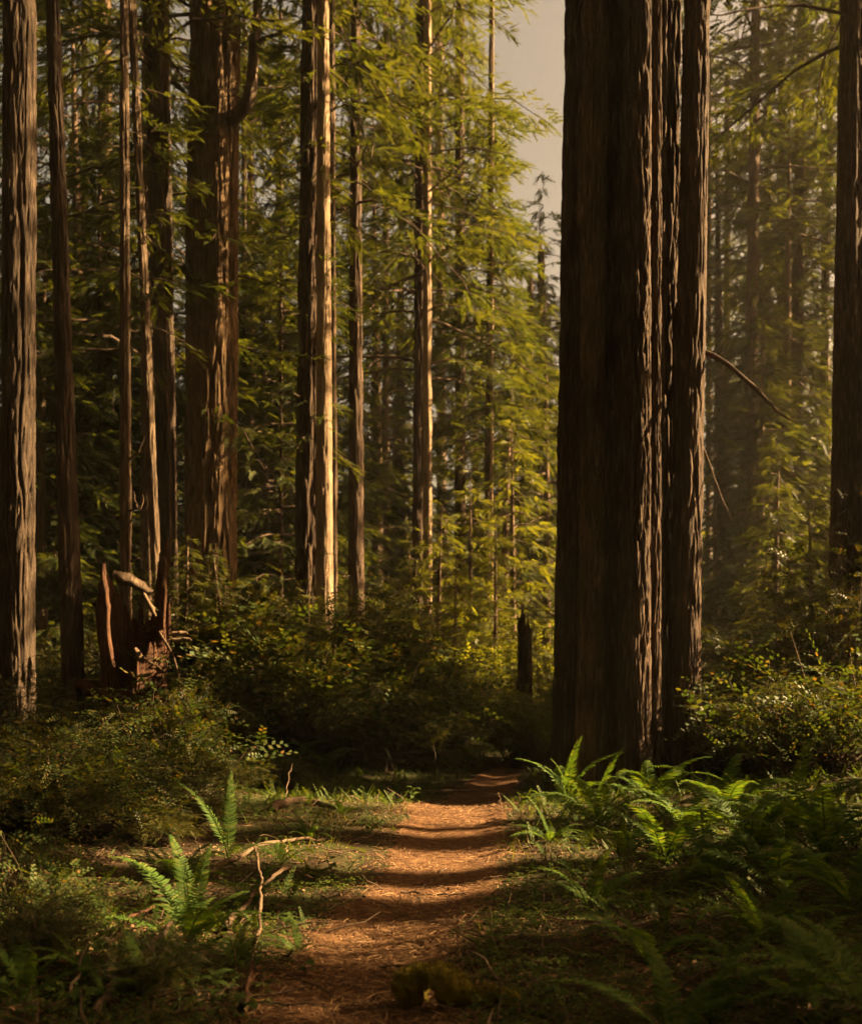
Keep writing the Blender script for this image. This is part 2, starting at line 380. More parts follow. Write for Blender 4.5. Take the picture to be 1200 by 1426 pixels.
def trunk_axis(px0, py0, px1, d, w0, w1, lean=0.0):
    """local centre line of a stem from its foot pixel to the top edge of the photo"""
    x0 = (px0-600)/F*d; z0 = gz1(x0, d); zt = CZ + HOR/F*d - z0
    x1 = (px1-600)/F*d
    return x0, z0, [0, zt], [0, x1-x0], [0, lean], [w0/F*d/2, w1/F*d/2]

NTREE = 0
def tree(px0, py0, px1, d, w0, w1, label, H=38, crown=None, cz=(12, 1.0), nth=40, nz=60, mat='bark', group='redwoods behind the clearing', name='redwood_tree', flare=.4, ridge=.075, depth=.02, flute=.08, crot=None, lean=0.0, csc=None):
    global NTREE; NTREE += 1
    x0, z0, cz_, cx, cyy, r = trunk_axis(px0, py0, px1, d, w0, w1, lean)
    root = thing(name, label, 'tree', (x0, d, z0), 0, group)
    zt = min(cz_[1]*1.04, H)
    v, f = trunk_grid(cz_, cx, cyy, r, nth, nz, zt, max(H, zt+1), NTREE*1.7, ridge, depth, flute, flare)
    if name == 'dead_snag':   # a broken, slanting top
        a = np.arctan2(v[:, 1], v[:, 0]); k = sstep(.5, 1, v[:, 2]/H); v[:, 2] -= k*(.35+.35*np.cos(a-.6)+.5*pn(np.cos(a)*4, np.sin(a)*4, 1.5))
    link('trunk', MB().add(v, f).mesh('trunk', M[mat], True), root)
    for (cn, zb, s) in ([(crown, cz[0], cz[1])] if isinstance(crown, str) else (crown or [])):
        fo, li = CROWNS[cn]; k = zb/cz_[1]
        loc = (cx[1]*k, 0, zb); rot = (0, 0, (NTREE*2.1 if crot is None else crot))
        link('crown', fo, root, loc, rot, s)
        tag(link('limbs', li, root, loc, rot, s), kind='stuff')
    return root

# --- the named trunks of the photograph, from left to right
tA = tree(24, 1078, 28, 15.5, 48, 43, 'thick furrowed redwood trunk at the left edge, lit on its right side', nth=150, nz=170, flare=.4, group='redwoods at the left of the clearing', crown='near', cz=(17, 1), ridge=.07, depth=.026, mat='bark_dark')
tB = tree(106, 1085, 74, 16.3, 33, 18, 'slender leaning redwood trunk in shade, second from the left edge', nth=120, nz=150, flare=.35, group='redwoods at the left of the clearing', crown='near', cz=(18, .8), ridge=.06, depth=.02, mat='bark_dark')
tC = tree(176, 1000, 173, 18.0, 18, 13, 'thin pale trunk rising behind the left half of the broken stump', nth=80, nz=140, mat='bark_mid', group='redwoods at the left of the clearing', crown=[('thin', 15, .8)], ridge=.05, depth=.014)
tD = tree(228, 1000, 184, 18.8, 15, 11, 'thin pale leaning trunk rising from the right half of the broken stump', nth=80, nz=140, mat='bark_mid', group='redwoods at the left of the clearing', crown=[('tuft', 7.5, .9), ('thin', 15, .7)], ridge=.05, depth=.014)
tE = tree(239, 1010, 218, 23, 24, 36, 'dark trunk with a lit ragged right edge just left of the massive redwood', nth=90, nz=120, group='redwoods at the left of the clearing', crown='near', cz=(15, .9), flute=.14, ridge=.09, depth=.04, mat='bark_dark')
tF = tree(293, 1010, 300, 24, 76, 70, 'massive old redwood trunk behind the bushes left of centre', H=48, nth=220, nz=190, flare=.2, crown='near', cz=(17, 1.1), flute=.10, ridge=.10, depth=.045, mat='bark_warm')
tG = tree(427, 1000, 436, 22, 36, 32, 'dark fluted half of the paired redwood, left of its sunlit twin', nth=130, nz=150, flare=.15, crown=[('tuft', 6, 1.0), ('near', 17, .9)], flute=.12, ridge=.09, depth=.035)
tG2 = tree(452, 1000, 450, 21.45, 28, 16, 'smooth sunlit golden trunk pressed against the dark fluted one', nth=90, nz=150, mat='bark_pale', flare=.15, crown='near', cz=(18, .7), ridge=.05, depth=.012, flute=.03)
tG3 = tree(467, 1000, 462, 23.5, 9, 9, 'thin grey trunk peeping from behind the sunlit golden trunk', nth=48, nz=70, mat='bark_far', crown='thin', cz=(12, 1))
tH = tree(496, 1000, 495, 26, 24, 14, 'straight single trunk right of the paired redwood, red in shade', nth=90, nz=120, crown=[('high1', 13, .75)], ridge=.07, depth=.025)
tI = tree(580, 985, 588, 31, 17, 18, 'left half of the double trunk in the middle of the view', nth=70, nz=110, crown=[('high2', 10.5, .85)], ridge=.09, depth=.03)
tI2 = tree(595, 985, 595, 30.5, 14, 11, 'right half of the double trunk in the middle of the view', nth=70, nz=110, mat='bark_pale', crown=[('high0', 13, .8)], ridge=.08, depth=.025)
tJ = tree(641, 1000, 640, 36, 18, 13, 'straight dark trunk right of the double trunk in the middle', nth=60, nz=90, crown=[('high1', 13.5, .72)], mat='bark', ridge=.1, depth=.03)
tK = tree(677, 1000, 684, 33, 12, 6, 'slim reddish trunk right of the bright gap of sky', nth=48, nz=80, crown=[('young0', 9, .9)], ridge=.08, depth=.02, H=28)
tK2 = tree(684, 1000, 686, 32.6, 5, 3, 'pole thin sunlit stem beside the slim reddish trunk', nth=32, nz=70, mat='bark_pale', crown=None, ridge=.05, depth=.01, H=24)
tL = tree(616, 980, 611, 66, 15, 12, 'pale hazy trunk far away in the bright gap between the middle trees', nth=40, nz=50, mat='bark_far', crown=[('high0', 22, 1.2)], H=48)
tM = tree(738, 960, 738, 42, 10, 7, 'dark far trunk left of a similar one beside the huge right redwood', nth=40, nz=60, mat='bark', crown=[('young1', 6, .95)], H=17.5)
tN = tree(754, 960, 753, 43, 13, 9, 'dark far trunk closest to the left side of the huge right redwood', nth=40, nz=60, mat='bark', crown=[('young2', 7, 1.0)], H=19)
tO1 = tree(796, 1060, 805, 16.2, 56, 37, 'straight reddish trunk standing just behind the huge fluted redwood', H=44, nth=170, nz=190, flare=.1, group='redwoods right of the path', crown='near', cz=(20, .9), ridge=.065, depth=.02, flute=.05)
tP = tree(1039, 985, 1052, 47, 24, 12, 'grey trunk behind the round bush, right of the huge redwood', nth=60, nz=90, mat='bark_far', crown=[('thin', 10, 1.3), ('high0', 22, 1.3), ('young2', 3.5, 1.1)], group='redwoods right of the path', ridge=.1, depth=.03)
tQ = tree(1103, 985, 1116, 50, 20, 13, 'trunk with leafy boughs between the grey trunk and the right edge', nth=60, nz=90, crown=[('thin', 9, 1.4), ('high2', 22, 1.35)], group='redwoods right of the path', ridge=.1, depth=.03)
tR = tree(1178, 1000, 1188, 22, 54, 38, 'thick reddish trunk at the right edge of the view', nth=110, nz=130, flare=.1, crown=[('near', 15, .9)], group='redwoods right of the path', ridge=.08, depth=.026)
for (px, d, w, lab) in [(985, 60, 9, 'thin far dark trunk close to the right side of the huge redwood'), (1010, 62, 11, 'far dark trunk second from the right side of the huge redwood'),
                        (1068, 57, 9, 'thin far trunk just right of the grey trunk'), (1085, 55, 15, 'dark far trunk pair left of the leafy boughed trunk'), (1136, 52, 12, 'slanting dark trunk between the leafy boughed trunk and the right edge')]:
    tree(px, 980, px+(22 if px == 1136 else 3), d, w, w*.7, lab, nth=28, nz=40, crown=[('high0' if px % 2 else 'high1', 17, .9)], group='far trunks right of the huge redwood')
for (px, d, w, lab, cr) in [(340, 34, 9, 'thin trunk in shade right of the massive old redwood', 'young1'), (391, 30, 7, 'very thin dark pole left of the paired redwood', 'young2'),
                        (537, 40, 11, 'hazy mossy trunk between the single trunk and the double trunk', 'high0'), (148, 33, 20, 'broad dim trunk between the leaning redwood and the thin pale trunk', 'high2'),
                        (139, 30, 6, 'dark pole left of the broken stump', 'young0'), (118, 38, 11, 'hazy trunk behind the leaning slender redwood', 'high1'),
                        (208, 27, 26, 'dark wide trunk hidden behind the thin pale pair', 'high0'), (560, 46, 6, 'faint slim trunk just left of the double trunk', 'high1'), (715, 47, 9, 'shaded slim trunk left of two dark far trunks', 'high2')]:
    tree(px, 990, px, d, w, w*.75, lab, H=18 if px == 715 else 38, nth=36, nz=60, mat='bark_far' if w > 10 else 'bark', crown=[(cr, 3.5 if 'young' in cr else 9.5 if px < 300 else 6 if px > 700 else 9, .45 if px > 700 else 1.0)], group='slim trunks in the background')
# the huge fluted redwood: several columns grown together, the right-hand stem a part of its own
ro = at(868, 1085, 14.0); z0 = gz1(ro[0], 14.0)
huge = thing('redwood_tree', 'huge dark fluted redwood with fused stems right of the path', 'tree', (ro[0], 14.0, z0), 0, 'redwoods right of the path')
def stem(mb, px0, px1, d, w0, w1, seed, nth, flute, H=46, flare=.30, ridge=.07, depth=.03):
    x0 = (px0-600)/F*d-ro[0]; x1 = (px1-600)/F*d-ro[0]; zt = CZ+HOR/F*d-z0
    v, f = trunk_grid([0, zt], [x0, x1], [d-14]*2, [w0/F*d/2, w1/F*d/2], nth, 200, zt*1.03, H, seed, ridge, depth, flute, flare, .8)
    mb.add(v, f)
mb = MB()
stem(mb, 822, 829, 14.15, 38, 34, 31.3, 120, .14, depth=.04, flare=.22)
link('trunk', mb.mesh('trunk', M['bark_warm'], True), huge)['label'] = 'redder left column'
mb = MB()
stem(mb, 882, 888, 13.75, 44, 40, 32.9, 150, .09, ridge=.055, depth=.035, flare=.25)
stem(mb, 911, 914, 13.9, 17, 15, 33.6, 70, .12, ridge=.045, depth=.022, flare=.3)
stem(mb, 897, 902, 14.4, 58, 52, 36.3, 60, .06)
stem(mb, 926, 936, 14.55, 30, 26, 34.1, 70, .22, depth=.05)
stem(mb, 851, 857, 14.75, 44, 40, 35.7, 70, .1, depth=.05)
stem(mb, 882, 892, 14.95, 122, 104, 37.7, 60, .05)
link('trunk', mb.mesh('trunk', M['bark'], True), huge)
mb = MB(); stem(mb, 950, 970, 14.25, 44, 36, 39.3, 140, .06, ridge=.06, depth=.018)
link('trunk', mb.mesh('trunk', M['bark'], True), huge)['label'] = 'smoother right stem with a sunlit edge'
for cn, zb, s, yy in (('near', 19, 1.1, 0), ('near', 22, 1.0, .4)):
    fo, li = CROWNS[cn]; link('crown', fo, huge, (.1, yy, zb), (0, 0, 1.1+zb), s); tag(link('limbs', li, huge, (.1, yy, zb), (0, 0, 1.1+zb), s), kind='stuff')
def local(root, pts): return np.asarray(pts) - np.array(root.location)
# bare limbs one can follow with the eye
def limb(root, pix, r0, r1, mat='limb', m=6, nm='limb'):
    pts = catmull(local(root, [at(*p) for p in pix]), m)
    t = np.linspace(0, 1, len(pts)); pts = pts + .03*np.stack([pn(t*9, 1.1, k*5.5+pix[0][0]) for k in range(3)], -1)*t[:, None]
    v, f = tube(pts, r0+(r1-r0)*t, 7, .25, pix[0][0]); return link(nm, MB().add(v, f).mesh(nm, M[mat], True), root)
limb(huge, [(975, 487, 14.5), (1010, 506, 14.1), (1050, 540, 13.7), (1085, 575, 13.4), (1110, 590, 13.2)], .045, .008)
limb(huge, [(972, 610, 14.5), (985, 640, 14.3), (1003, 690, 14.1), (1018, 725, 14)], .018, .004)
limb(tF, [(325, 165, 23.7), (345, 140, 23.4), (352, 95, 23.3), (356, 40, 23.2), (360, -10, 23.2)], .16, .10)
limb(tF, [(352, 75, 23.3), (366, 55, 23), (385, 48, 22.8), (400, 40, 22.6)], .07, .03)
for pix, r in [([(180, 640, 17.9), (192, 632, 17.6), (202, 628, 17.5), (207, 620, 17.4)], .028), ([(180, 712, 17.9), (192, 708, 17.6), (203, 712, 17.5), (212, 700, 17.4)], .024),
               ([(180, 728, 17.9), (186, 722, 17.7), (194, 716, 17.6)], .02), ([(192, 633, 17.6), (197, 620, 17.6), (203, 607, 17.6)], .014), ([(192, 708, 17.6), (188, 695, 17.6), (187, 683, 17.6)], .014),
               ([(182, 782, 17.9), (192, 778, 17.6), (203, 779, 17.5)], .02), ([(203, 712, 17.5), (206, 700, 17.5), (204, 690, 17.5)], .012), ([(196, 709, 17.5), (200, 698, 17.6), (199, 688, 17.6)], .012)]:
    limb(tC, pix, r, .004, 'dead', 5, 'dead_limb')

# --- background trees with full crowns: young redwoods filling the space between trunks
g = np.random.default_rng(21)
def young(px, d, cn, s, label, group, base=.3):
    x = (px-600)/F*d; z = gz1(x, d); root = thing('young_redwood', label, 'tree', (x, d, z), 0, group)
    H = 12*s+base
    v, f = tube([[0, 0, -.2], [g.normal(0, .05), 0, H*.5], [g.normal(0, .1), 0, H*.97]], [.011*H+.03, .007*H+.02, .01], 8, .1)
    link('trunk', MB().add(v, f).mesh('trunk', M['bark_far'], True), root)
    fo, li = CROWNS[cn]; rz = g.uniform(0, 6.28)
    link('crown', fo, root, (0, 0, base), (0, 0, rz), s); tag(link('limbs', li, root, (0, 0, base), (0, 0, rz), s), kind='stuff')
    return root
YG = 'young redwoods filling the background'
MG = 'leafy redwoods crowding the background'
for (px, d, cn, s, lab) in [(432, 33, 'mid1', .9, 'leafy redwood showing its boughs behind the paired redwood'), (385, 40, 'mid0', 1.1, 'leafy redwood between the massive old redwood and the paired redwood'), (527, 38, 'mid0', .95, 'leafy redwood left of the double trunk in the middle'), (555, 50, 'mid1', 1.3, 'far leafy redwood left of the double trunk'),
        (668, 41, 'mid0', .7, 'leafy redwood behind the straight dark trunk'), (700, 36, 'mid1', .62, 'short leafy redwood glowing near the slim reddish trunk'), (745, 52, 'mid0', .85, 'far leafy redwood left of the reddish trunk'), (756, 44, 'mid1', .92, 'leafy redwood closing the foot of the sky gap beside the huge redwood'),
        (45, 36, 'mid0', 1.15, 'dark leafy redwood between the two leftmost trunks'), (105, 32, 'mid1', 1.0, 'dark leafy redwood behind the leaning slender redwood'), (205, 30, 'mid1', .95, 'leafy redwood with boughs left of the massive old redwood'), (345, 36, 'mid1', 1.05, 'leafy redwood right beside the massive old redwood'),
        (1000, 50, 'mid1', 1.3, 'leafy redwood beside the right stem of the huge redwood'), (1065, 56, 'mid0', 1.3, 'far leafy redwood behind the grey trunk on the right'), (1095, 48, 'mid0', 1.25, 'leafy redwood in the middle of the right side'), (1150, 52, 'mid1', 1.3, 'leafy redwood left of the right edge trunk'), ]:
    x = (px-600)/F*d; z = gz1(x, d); root = thing('redwood_tree', lab, 'tree', (x, d, z), 0, MG); H = 25*s
    v, f = tube([[0, 0, -.2], [g.normal(0, .1), 0, H*.5], [g.normal(0, .2), 0, H*.98]], [.010*H+.04, .007*H+.02, .01], 10, .1)
    link('trunk', MB().add(v, f).mesh('trunk', M['bark_far'], True), root); fo, li = CROWNS[cn]; rz = g.uniform(0, 6.28)
    link('crown', fo, root, (0, 0, .8), (0, 0, rz), s); tag(link('limbs', li, root, (0, 0, .8), (0, 0, rz), s), kind='stuff')
for (px, d, s, lab) in [(500, 36, 1.0, 'young redwood behind the straight single trunk'), (545, 44, 1.25, 'young redwood in the gap left of the double trunk'), (575, 28.5, .45, 'low golden sapling left of the double trunk foot'), (690, 26.5, .46, 'low golden sapling left of the mossy snag'), (635, 25, .36, 'small glowing sapling above the golden shrubs'), (612, 27, .5, 'bright low sapling in front of the double trunk'),
        (655, 29, .6, 'bright low sapling in front of the straight dark trunk'), (715, 30, .75, 'sunlit young redwood left of the huge right redwood'), (760, 38, 1.35, 'tall young redwood touching the left side of the huge redwood'),
        (700, 45, 1.5, 'tall golden young redwood right of the slim reddish trunk'), 
        (370, 34, 1.3, 'young redwood right of the massive old redwood'), (345, 42, 1.7, 'tall young redwood behind the massive old redwood'), (400, 46, 1.5, 'far young redwood left of the paired redwood'),
        (210, 34, 1.3, 'young redwood behind the thin pale pair of trunks'), (130, 30, 1.15, 'dark young redwood behind the leaning slender redwood'), (60, 28, 1.2, 'dark young redwood between the two leftmost trunks'),
        (90, 40, 1.7, 'tall young redwood behind the two leftmost trunks'), (170, 44, 1.6, 'tall dim young redwood behind the broken stump'), (20, 36, 1.4, 'young redwood behind the left edge trunk'),
        (1000, 46, 1.1, 'young redwood directly right of the huge redwood'), (1078, 37, .85, 'young redwood between the grey trunk and the leafy boughed trunk'), (1060, 46, 1.6, 'tall young redwood behind the grey trunk'),
        (1150, 54, 1.2, 'young redwood left of the right edge trunk'), (1110, 50, 1.7, 'far tall young redwood near the right edge'), (1130, 24, .45, 'small dark sapling before the right edge trunk'),
        (450, 50, 1.3, 'far young redwood behind the paired redwood'), (270, 44, 1.5, 'far young redwood hidden by the massive old redwood'), (640, 40, .8, 'golden young redwood under the bright gap of sky')]:
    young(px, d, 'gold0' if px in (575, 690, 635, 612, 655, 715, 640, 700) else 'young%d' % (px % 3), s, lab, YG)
# far wood beyond them, one mass
mb, mt = MB(), MB()
B, Fc = spray_base(8, .34, .13)
for k in range(110):
    d = g.uniform(58, 105); x = g.uniform(-.52, .52)*d; h = g.uniform(.11, .21)*d
    if g.random() < .22: h *= 1.6
    if 585 < 600+x/d*F < 665 or 715 < 600+x/d*F < 790: h = min(h, .115*d)
    n = 260; u = g.random(n)**.9; az = g.uniform(0, 6.283, n); rr = (1-u)**.7*h*.16*g.random(n)**.5 + .25
    p = np.stack([x+np.cos(az)*rr, d+np.sin(az)*rr, .6+u*h-.2*rr], -1)
    scatter(mb, B, Fc, p, frames(az+g.normal(0, .4, n), g.normal(-.3, .25, n), g.normal(0, .4, n)), g.uniform(1.3, 2.5, n))
    if k % 3: continue
    v, f = tube([[x, d, -.2], [x, d, h*.98]], [h*.012+.08, .03], 6); mt.add(v, f)
for k in range(110):   # the same wood carried on out of view, added to block sky light
    a = g.uniform(R(118), R(348)) if k % 4 else g.uniform(R(-12), R(48)); d = g.uniform(20, 60)
    if k % 4 == 0: d = g.uniform(55, 80)
    x, y = math.cos(a)*d, math.sin(a)*d; h = g.uniform(26, 40) if k % 4 else g.uniform(16, 24)
    if abs(x) < .46*y+13 and y > 0: continue
    n = 260; u = g.random(n)**.8; az = g.uniform(0, 6.283, n); rr = (1-u)**.6*6.0*g.random(n)**.5 + .3
    p = np.stack([x+np.cos(az)*rr, y+np.sin(az)*rr, 2+u*h-.25*rr], -1)
    scatter(mb, B, Fc, p, frames(az, g.normal(-.3, .25, n), g.normal(0, .4, n)), g.uniform(2.6, 4.6, n))
    v, f = tube([[x, y, -.2], [x, y, h]], [.6, .1], 6); mt.add(v, f)
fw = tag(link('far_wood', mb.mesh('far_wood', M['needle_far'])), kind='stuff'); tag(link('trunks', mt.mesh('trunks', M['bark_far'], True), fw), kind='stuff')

FILTER = [(1.2, 28, 'high2', 11, .8), (3.7, 36, 'high1', 12, .8), (5.4, 30, 'high2', 8, .72), (2.6, 33, 'high0', 12, .6), (4.5, 24, 'thin', 8, 1.0), (9.75, 28, 'thin', 7, .42)]
# unseen trees added beyond the frame to block sun and sky over the clearing
OUT = 'unseen redwoods added to shade the clearing'
OL = 'unseen redwood added beyond the view to shade the clearing'
def outside(x, y, r, cn, zb, s, H=42):
    root = thing('redwood_tree', OL, 'tree', (x, y, gz1(x, y)), 0, OUT)
    v, f = trunk_grid([0, 20], [0, 0], [0, 0], [r, r*.82], 40, 40, 20, H, x+y, .12, .03, .06, .3)
    link('trunk', MB().add(v, f).mesh('trunk', M['bark'], True), root)
    for c, zz, ss in ((cn, zb, s),):
        fo, li = CROWNS[c]; link('crown', fo, root, (0, 0, zz), (0, 0, x*3.1), ss); tag(link('limbs', li, root, (0, 0, zz), (0, 0, x*3.1), ss), kind='stuff')
def q_tree(q, x, r, *a): outside(x, (q+.1822*x)/.9833, r, *a)   # q: where its shadow crosses the path
q_tree(7.0, 29, .46, 'high1', 26, .8); q_tree(8.12, 25, .40, 'high2', 24, 1.0); q_tree(15.3, 16, .42, 'high0', 27, .8); q_tree(10.4, 13.6, .1, 'young0', 10.5, .85); q_tree(17.3, 15, .27, 'high2', 20, .8)
# crowns added further off to filter the nearest ground to a soft half shade
for (q, x, cn, zb, s) in FILTER: q_tree(q, x, .45, cn, zb, s)
for (x, y, r, cn, zb, s) in [(-13, 5, .8, 'high0', 16, 1.1),  (-6, -7, .9, 'high2', 10, 1.2), (6, -8, .9, 'high0', 9, 1.2), (-12, 14, .6, 'high1', 11, 1.3), (-1.5, -12, 1, 'high1', 9, 1.5)]:
    outside(x, y, r, cn, zb, s)
# unseen low trees, added to shade the bushes but leave the trunks sunlit
for (q, x, r, cn, zb, s) in [(14.8, 10.5, .12, 'young0', .3, .95), (18.0, 14.2, .12, 'young1', .3, 1.15), (20.2, 15.6, .12, 'young0', .3, 1.2), (18.6, 12.6, .12, 'young2', .3, .95), (17.0, 11.5, .12, 'young1', .3, .95), (20.4, 13.5, .14, 'young2', .3, 1.05)]:
    outside(x, (q+.1822*x)/.9833, r, cn, zb, s, 11)
# unseen tall trees added further east to shade the wood on the left
for (q, x, cn, zb, s) in [(24.4, 18, 'high1', 13, .62), (41, 22, 'high2', 24, 1.4), (46, 27, 'high0', 24, 1.6)]:
    outside(x, (q+.1822*x)/.9833, .5, cn, zb, s, 52)

# ------------------------------------------------------------------ broken burnt stump
sx, sd = (188-600)/F*16.3, 16.3; sz = gz1(sx, sd)
stump = thing('broken_stump', 'hollow broken redwood stump with jagged burnt red walls, left of centre', 'stump', (sx, sd, sz))
def stump_shell():
    nth, nz = 120, 46; th = np.arange(nth)/nth*2*np.pi
    ctl = np.radians([-180, -160, -135, -112, -95, -75, -50, -25, 0, 20, 35, 48, 62, 90, 130, 155, 180])
    hh = [3.05, 3.1, 2.5, 1.35, 1.15, 1.5, 1.75, 1.9, 2.3, 3.25, 3.45, 3.2, 2.5, 2.2, 2.6, 2.9, 3.05]
    tt = (th+np.pi) % (2*np.pi) - np.pi
    top = np.interp(tt, ctl, hh) + .30*pn(np.cos(th)*5, np.sin(th)*5, 2.2) + .22*pn(np.cos(th)*13, np.sin(th)*13, 5.2)
    u = np.linspace(0, 1, nz)[:, None]; Z = -.2 + u*(top[None]+.2); c, s = np.cos(th)[None], np.sin(th)[None]
    ro_ = .56*(1-.10*u)*(1+.28*np.exp(-np.clip(Z, 0, None)/.4)) + .09*pn(c*2.2, s*2.2, Z*.6) + .05*pn(c*7, s*7, Z*1.0) + .025*pn(c*18, s*18, Z*2)
    ri_ = ro_ - (.11*(1-.75*u**2) + .03) + .04*pn(c*9, s*9, Z*2+7)
    Vo = np.stack([ro_*c, ro_*s, Z], -1).reshape(-1, 3); Vi = np.stack([ri_*c, ri_*s, Z-.01], -1).reshape(-1, 3)
    i = np.arange(nz-1)[:, None]*nth; j = np.arange(nth)[None]; k = (j+1) % nth
    Qo = np.stack([i+j, i+k, i+nth+k, i+nth+j], -1).reshape(-1, 4); n = nz*nth; e = (nz-1)*nth
    j = j[0]; k = k[0]; rim = np.stack([e+j, e+k, n+e+k, n+e+j], -1)
    return np.concatenate([Vo, Vi]), np.concatenate([Qo, Qo[:, ::-1]+n, rim])
v, f = stump_shell(); link('shell', MB().add(v, f).mesh('shell', M['rot'], True), stump)
def slab(a, b, w, t, seed, mat='dead', nm='splinter'):
    """a torn plank of wood between two points, ragged along both edges"""
    a, b = np.array(a), np.array(b); d = b-a; L = np.linalg.norm(d); d /= L
    side = np.cross(d, [0, -1, .35]); side /= np.linalg.norm(side); up = np.cross(side, d); m = 16
    u = np.linspace(0, 1, m); wid = w*(.25+.75*np.sin(np.pi*np.clip(u*.92+.06, 0, 1))**.8)
    e1 = wid*(.5+.5*pn(u*6, seed, 1)); e2 = wid*(.5+.5*pn(u*6, seed, 9)); V = []
    for k in range(m):
        p = a + d*L*u[k] + up*.05*float(pn(u[k]*4, seed, 4))
        V += [p+side*e1[k]+up*t*.2, p+up*t*.5, p-side*e2[k]+up*t*.2, p-up*t*.5]
    Q = [[k*4+j, k*4+(j+1) % 4, k*4+4+(j+1) % 4, k*4+4+j] for k in range(m-1) for j in range(4)] + [[0, 1, 2, 3], [m*4-1, m*4-2, m*4-3, m*4-4]]
    return link(nm, MB().add(V, Q).mesh(nm, M[mat]), stump)
Ls = lambda *p: local(stump, [at(*p)])[0]
slab(Ls(158, 797, 15.75), Ls(212, 826, 15.85), .26, .025, 1.5, 'bark_mid')['label'] = 'pale torn slab lying across the top'
for k, (a, z, h, w) in enumerate([(172, 2.7, .55, .12), (150, 2.3, .5, .10), (200, 2.2, .7, .14), (228, 1.3, .45, .10), (-40, 1.6, .35, .09), (10, 2.1, .5, .10), (35, 3.1, .6, .12), (60, 2.5, .8, .13), (95, 2.0, .6, .12), (-70, 1.4, .3, .08)]):
    c, s_ = math.cos(R(a))*.48, math.sin(R(a))*.48
    slab((c*1.05, s_*1.05, z-.5), (c*1.12, s_*1.12, z+h), w, .05, 21.5+k*3.3, 'rot')
slab(Ls(200, 826, 15.7), Ls(217, 858, 15.72), .09, .05, 4.5)
slab(Ls(187, 903, 15.7), Ls(200, 925, 15.68), .12, .03, 7.5)
slab(Ls(236, 884, 15.8), Ls(262, 882, 15.7), .09, .05, 8.5); slab(Ls(236, 892, 15.8), Ls(266, 890, 15.65), .07, .04, 9.5)
slab(Ls(108, 952, 16.2), Ls(165, 976, 15.8), .26, .16, 11.5, 'rot', 'broken_limb')
limb(stump, [(200, 918, 15.7), (222, 930, 15.5), (240, 944, 15.4)], .02, .006, 'dead', 5, 'twig')
limb(stump, [(222, 880, 15.6), (242, 915, 15.5), (252, 960, 15.4), (262, 1000, 15.3)], .022, .008, 'limb', 5, 'twig')

# ------------------------------------------------------------------ leafy bushes
def bush_meshes(name, Rr, Hh, ntw, lpt, ll, mat, seed, twl=.24, lw=.62, stemr=.012, nst=60, open_=.0, lumps=2.1):
    g = np.random.default_rng(seed)
    az = g.uniform(0, 6.283, ntw); el = np.arcsin(g.uniform(-.25, 1, ntw)); rad = g.random(ntw)**.5
    lump = 1 + lumps*(.55*pn(np.cos(az)*np.cos(el)*1.6+seed, np.sin(az)*np.cos(el)*1.6, np.sin(el)*1.6) + .3*pn(np.cos(az)*4, np.sin(az)*4+seed, np.sin(el)*4))
    P = np.stack([np.cos(az)*np.cos(el)*Rr, np.sin(az)*np.cos(el)*Rr, Hh*.42 + np.sin(el)*Hh*.58], -1)
    ctr = np.array([0, 0, Hh*.35]); P = ctr + (P-ctr)*(rad*lump)[:, None]
    # leaf sprays lie in loose shelves, as the real shrub's do
    P[:, 2] = np.where(g.random(ntw) < .55, np.round(P[:, 2]/(Hh*.09))*(Hh*.09) + g.normal(0, .02*Hh, ntw), P[:, 2])
    keep = pn(P[:, 0]*1.9/Rr, P[:, 1]*1.9/Rr, P[:, 2]*2.4/Hh+seed) > (-.20+open_); P = P[keep]; az = az[keep]; n = len(P)
    hd = az + g.normal(0, .7, n); pt = g.normal(.12, .35, n)
    v, f = [], []
    for k in range(lpt):
        t = (k+.6)/lpt; s = 1 if k % 2 else -1; a = R(58)*(1-.4*t); L = ll*(.7+.5*((k*29) % 10)/10); d = np.array([math.cos(a), s*math.sin(a), .25*(((k*17) % 9)/9-.45)])
        side = np.cross(d, [0, 0, 1.0]); side /= np.linalg.norm(side); p = np.array([t*twl, 0, -.12*t*t*twl]); W = side*L*lw*.5; b = len(v)
        v += [p, p+d*L*.5+W, p+d*L, p+d*L*.5-W]; f.append([b, b+1, b+2, b+3])
    fo = MB(); scatter(fo, np.array(v), np.array(f), P, frames(hd, pt, g.normal(0, .5, n)), g.uniform(.7, 1.3, n))
    st = MB()
    for k in g.choice(n, min(n, nst), replace=False):
        b = np.array([g.normal(0, .10*Rr), g.normal(0, .10*Rr), -.05]); e = P[k]; mid = b*.4+e*.6 + np.array([g.normal(0, .08), g.normal(0, .08), -.12*np.hypot(*e[:2])])
        pts = catmull([b, b*.7+mid*.3+[g.normal(0, .05), g.normal(0, .05), .1*Hh], mid, e], 4)
        vv, ff = tube(pts, np.linspace(stemr, .003, len(pts)), 4); st.add(vv, ff)
    return fo.mesh(name, M[mat]), st.mesh('stems', M['limb'], True)
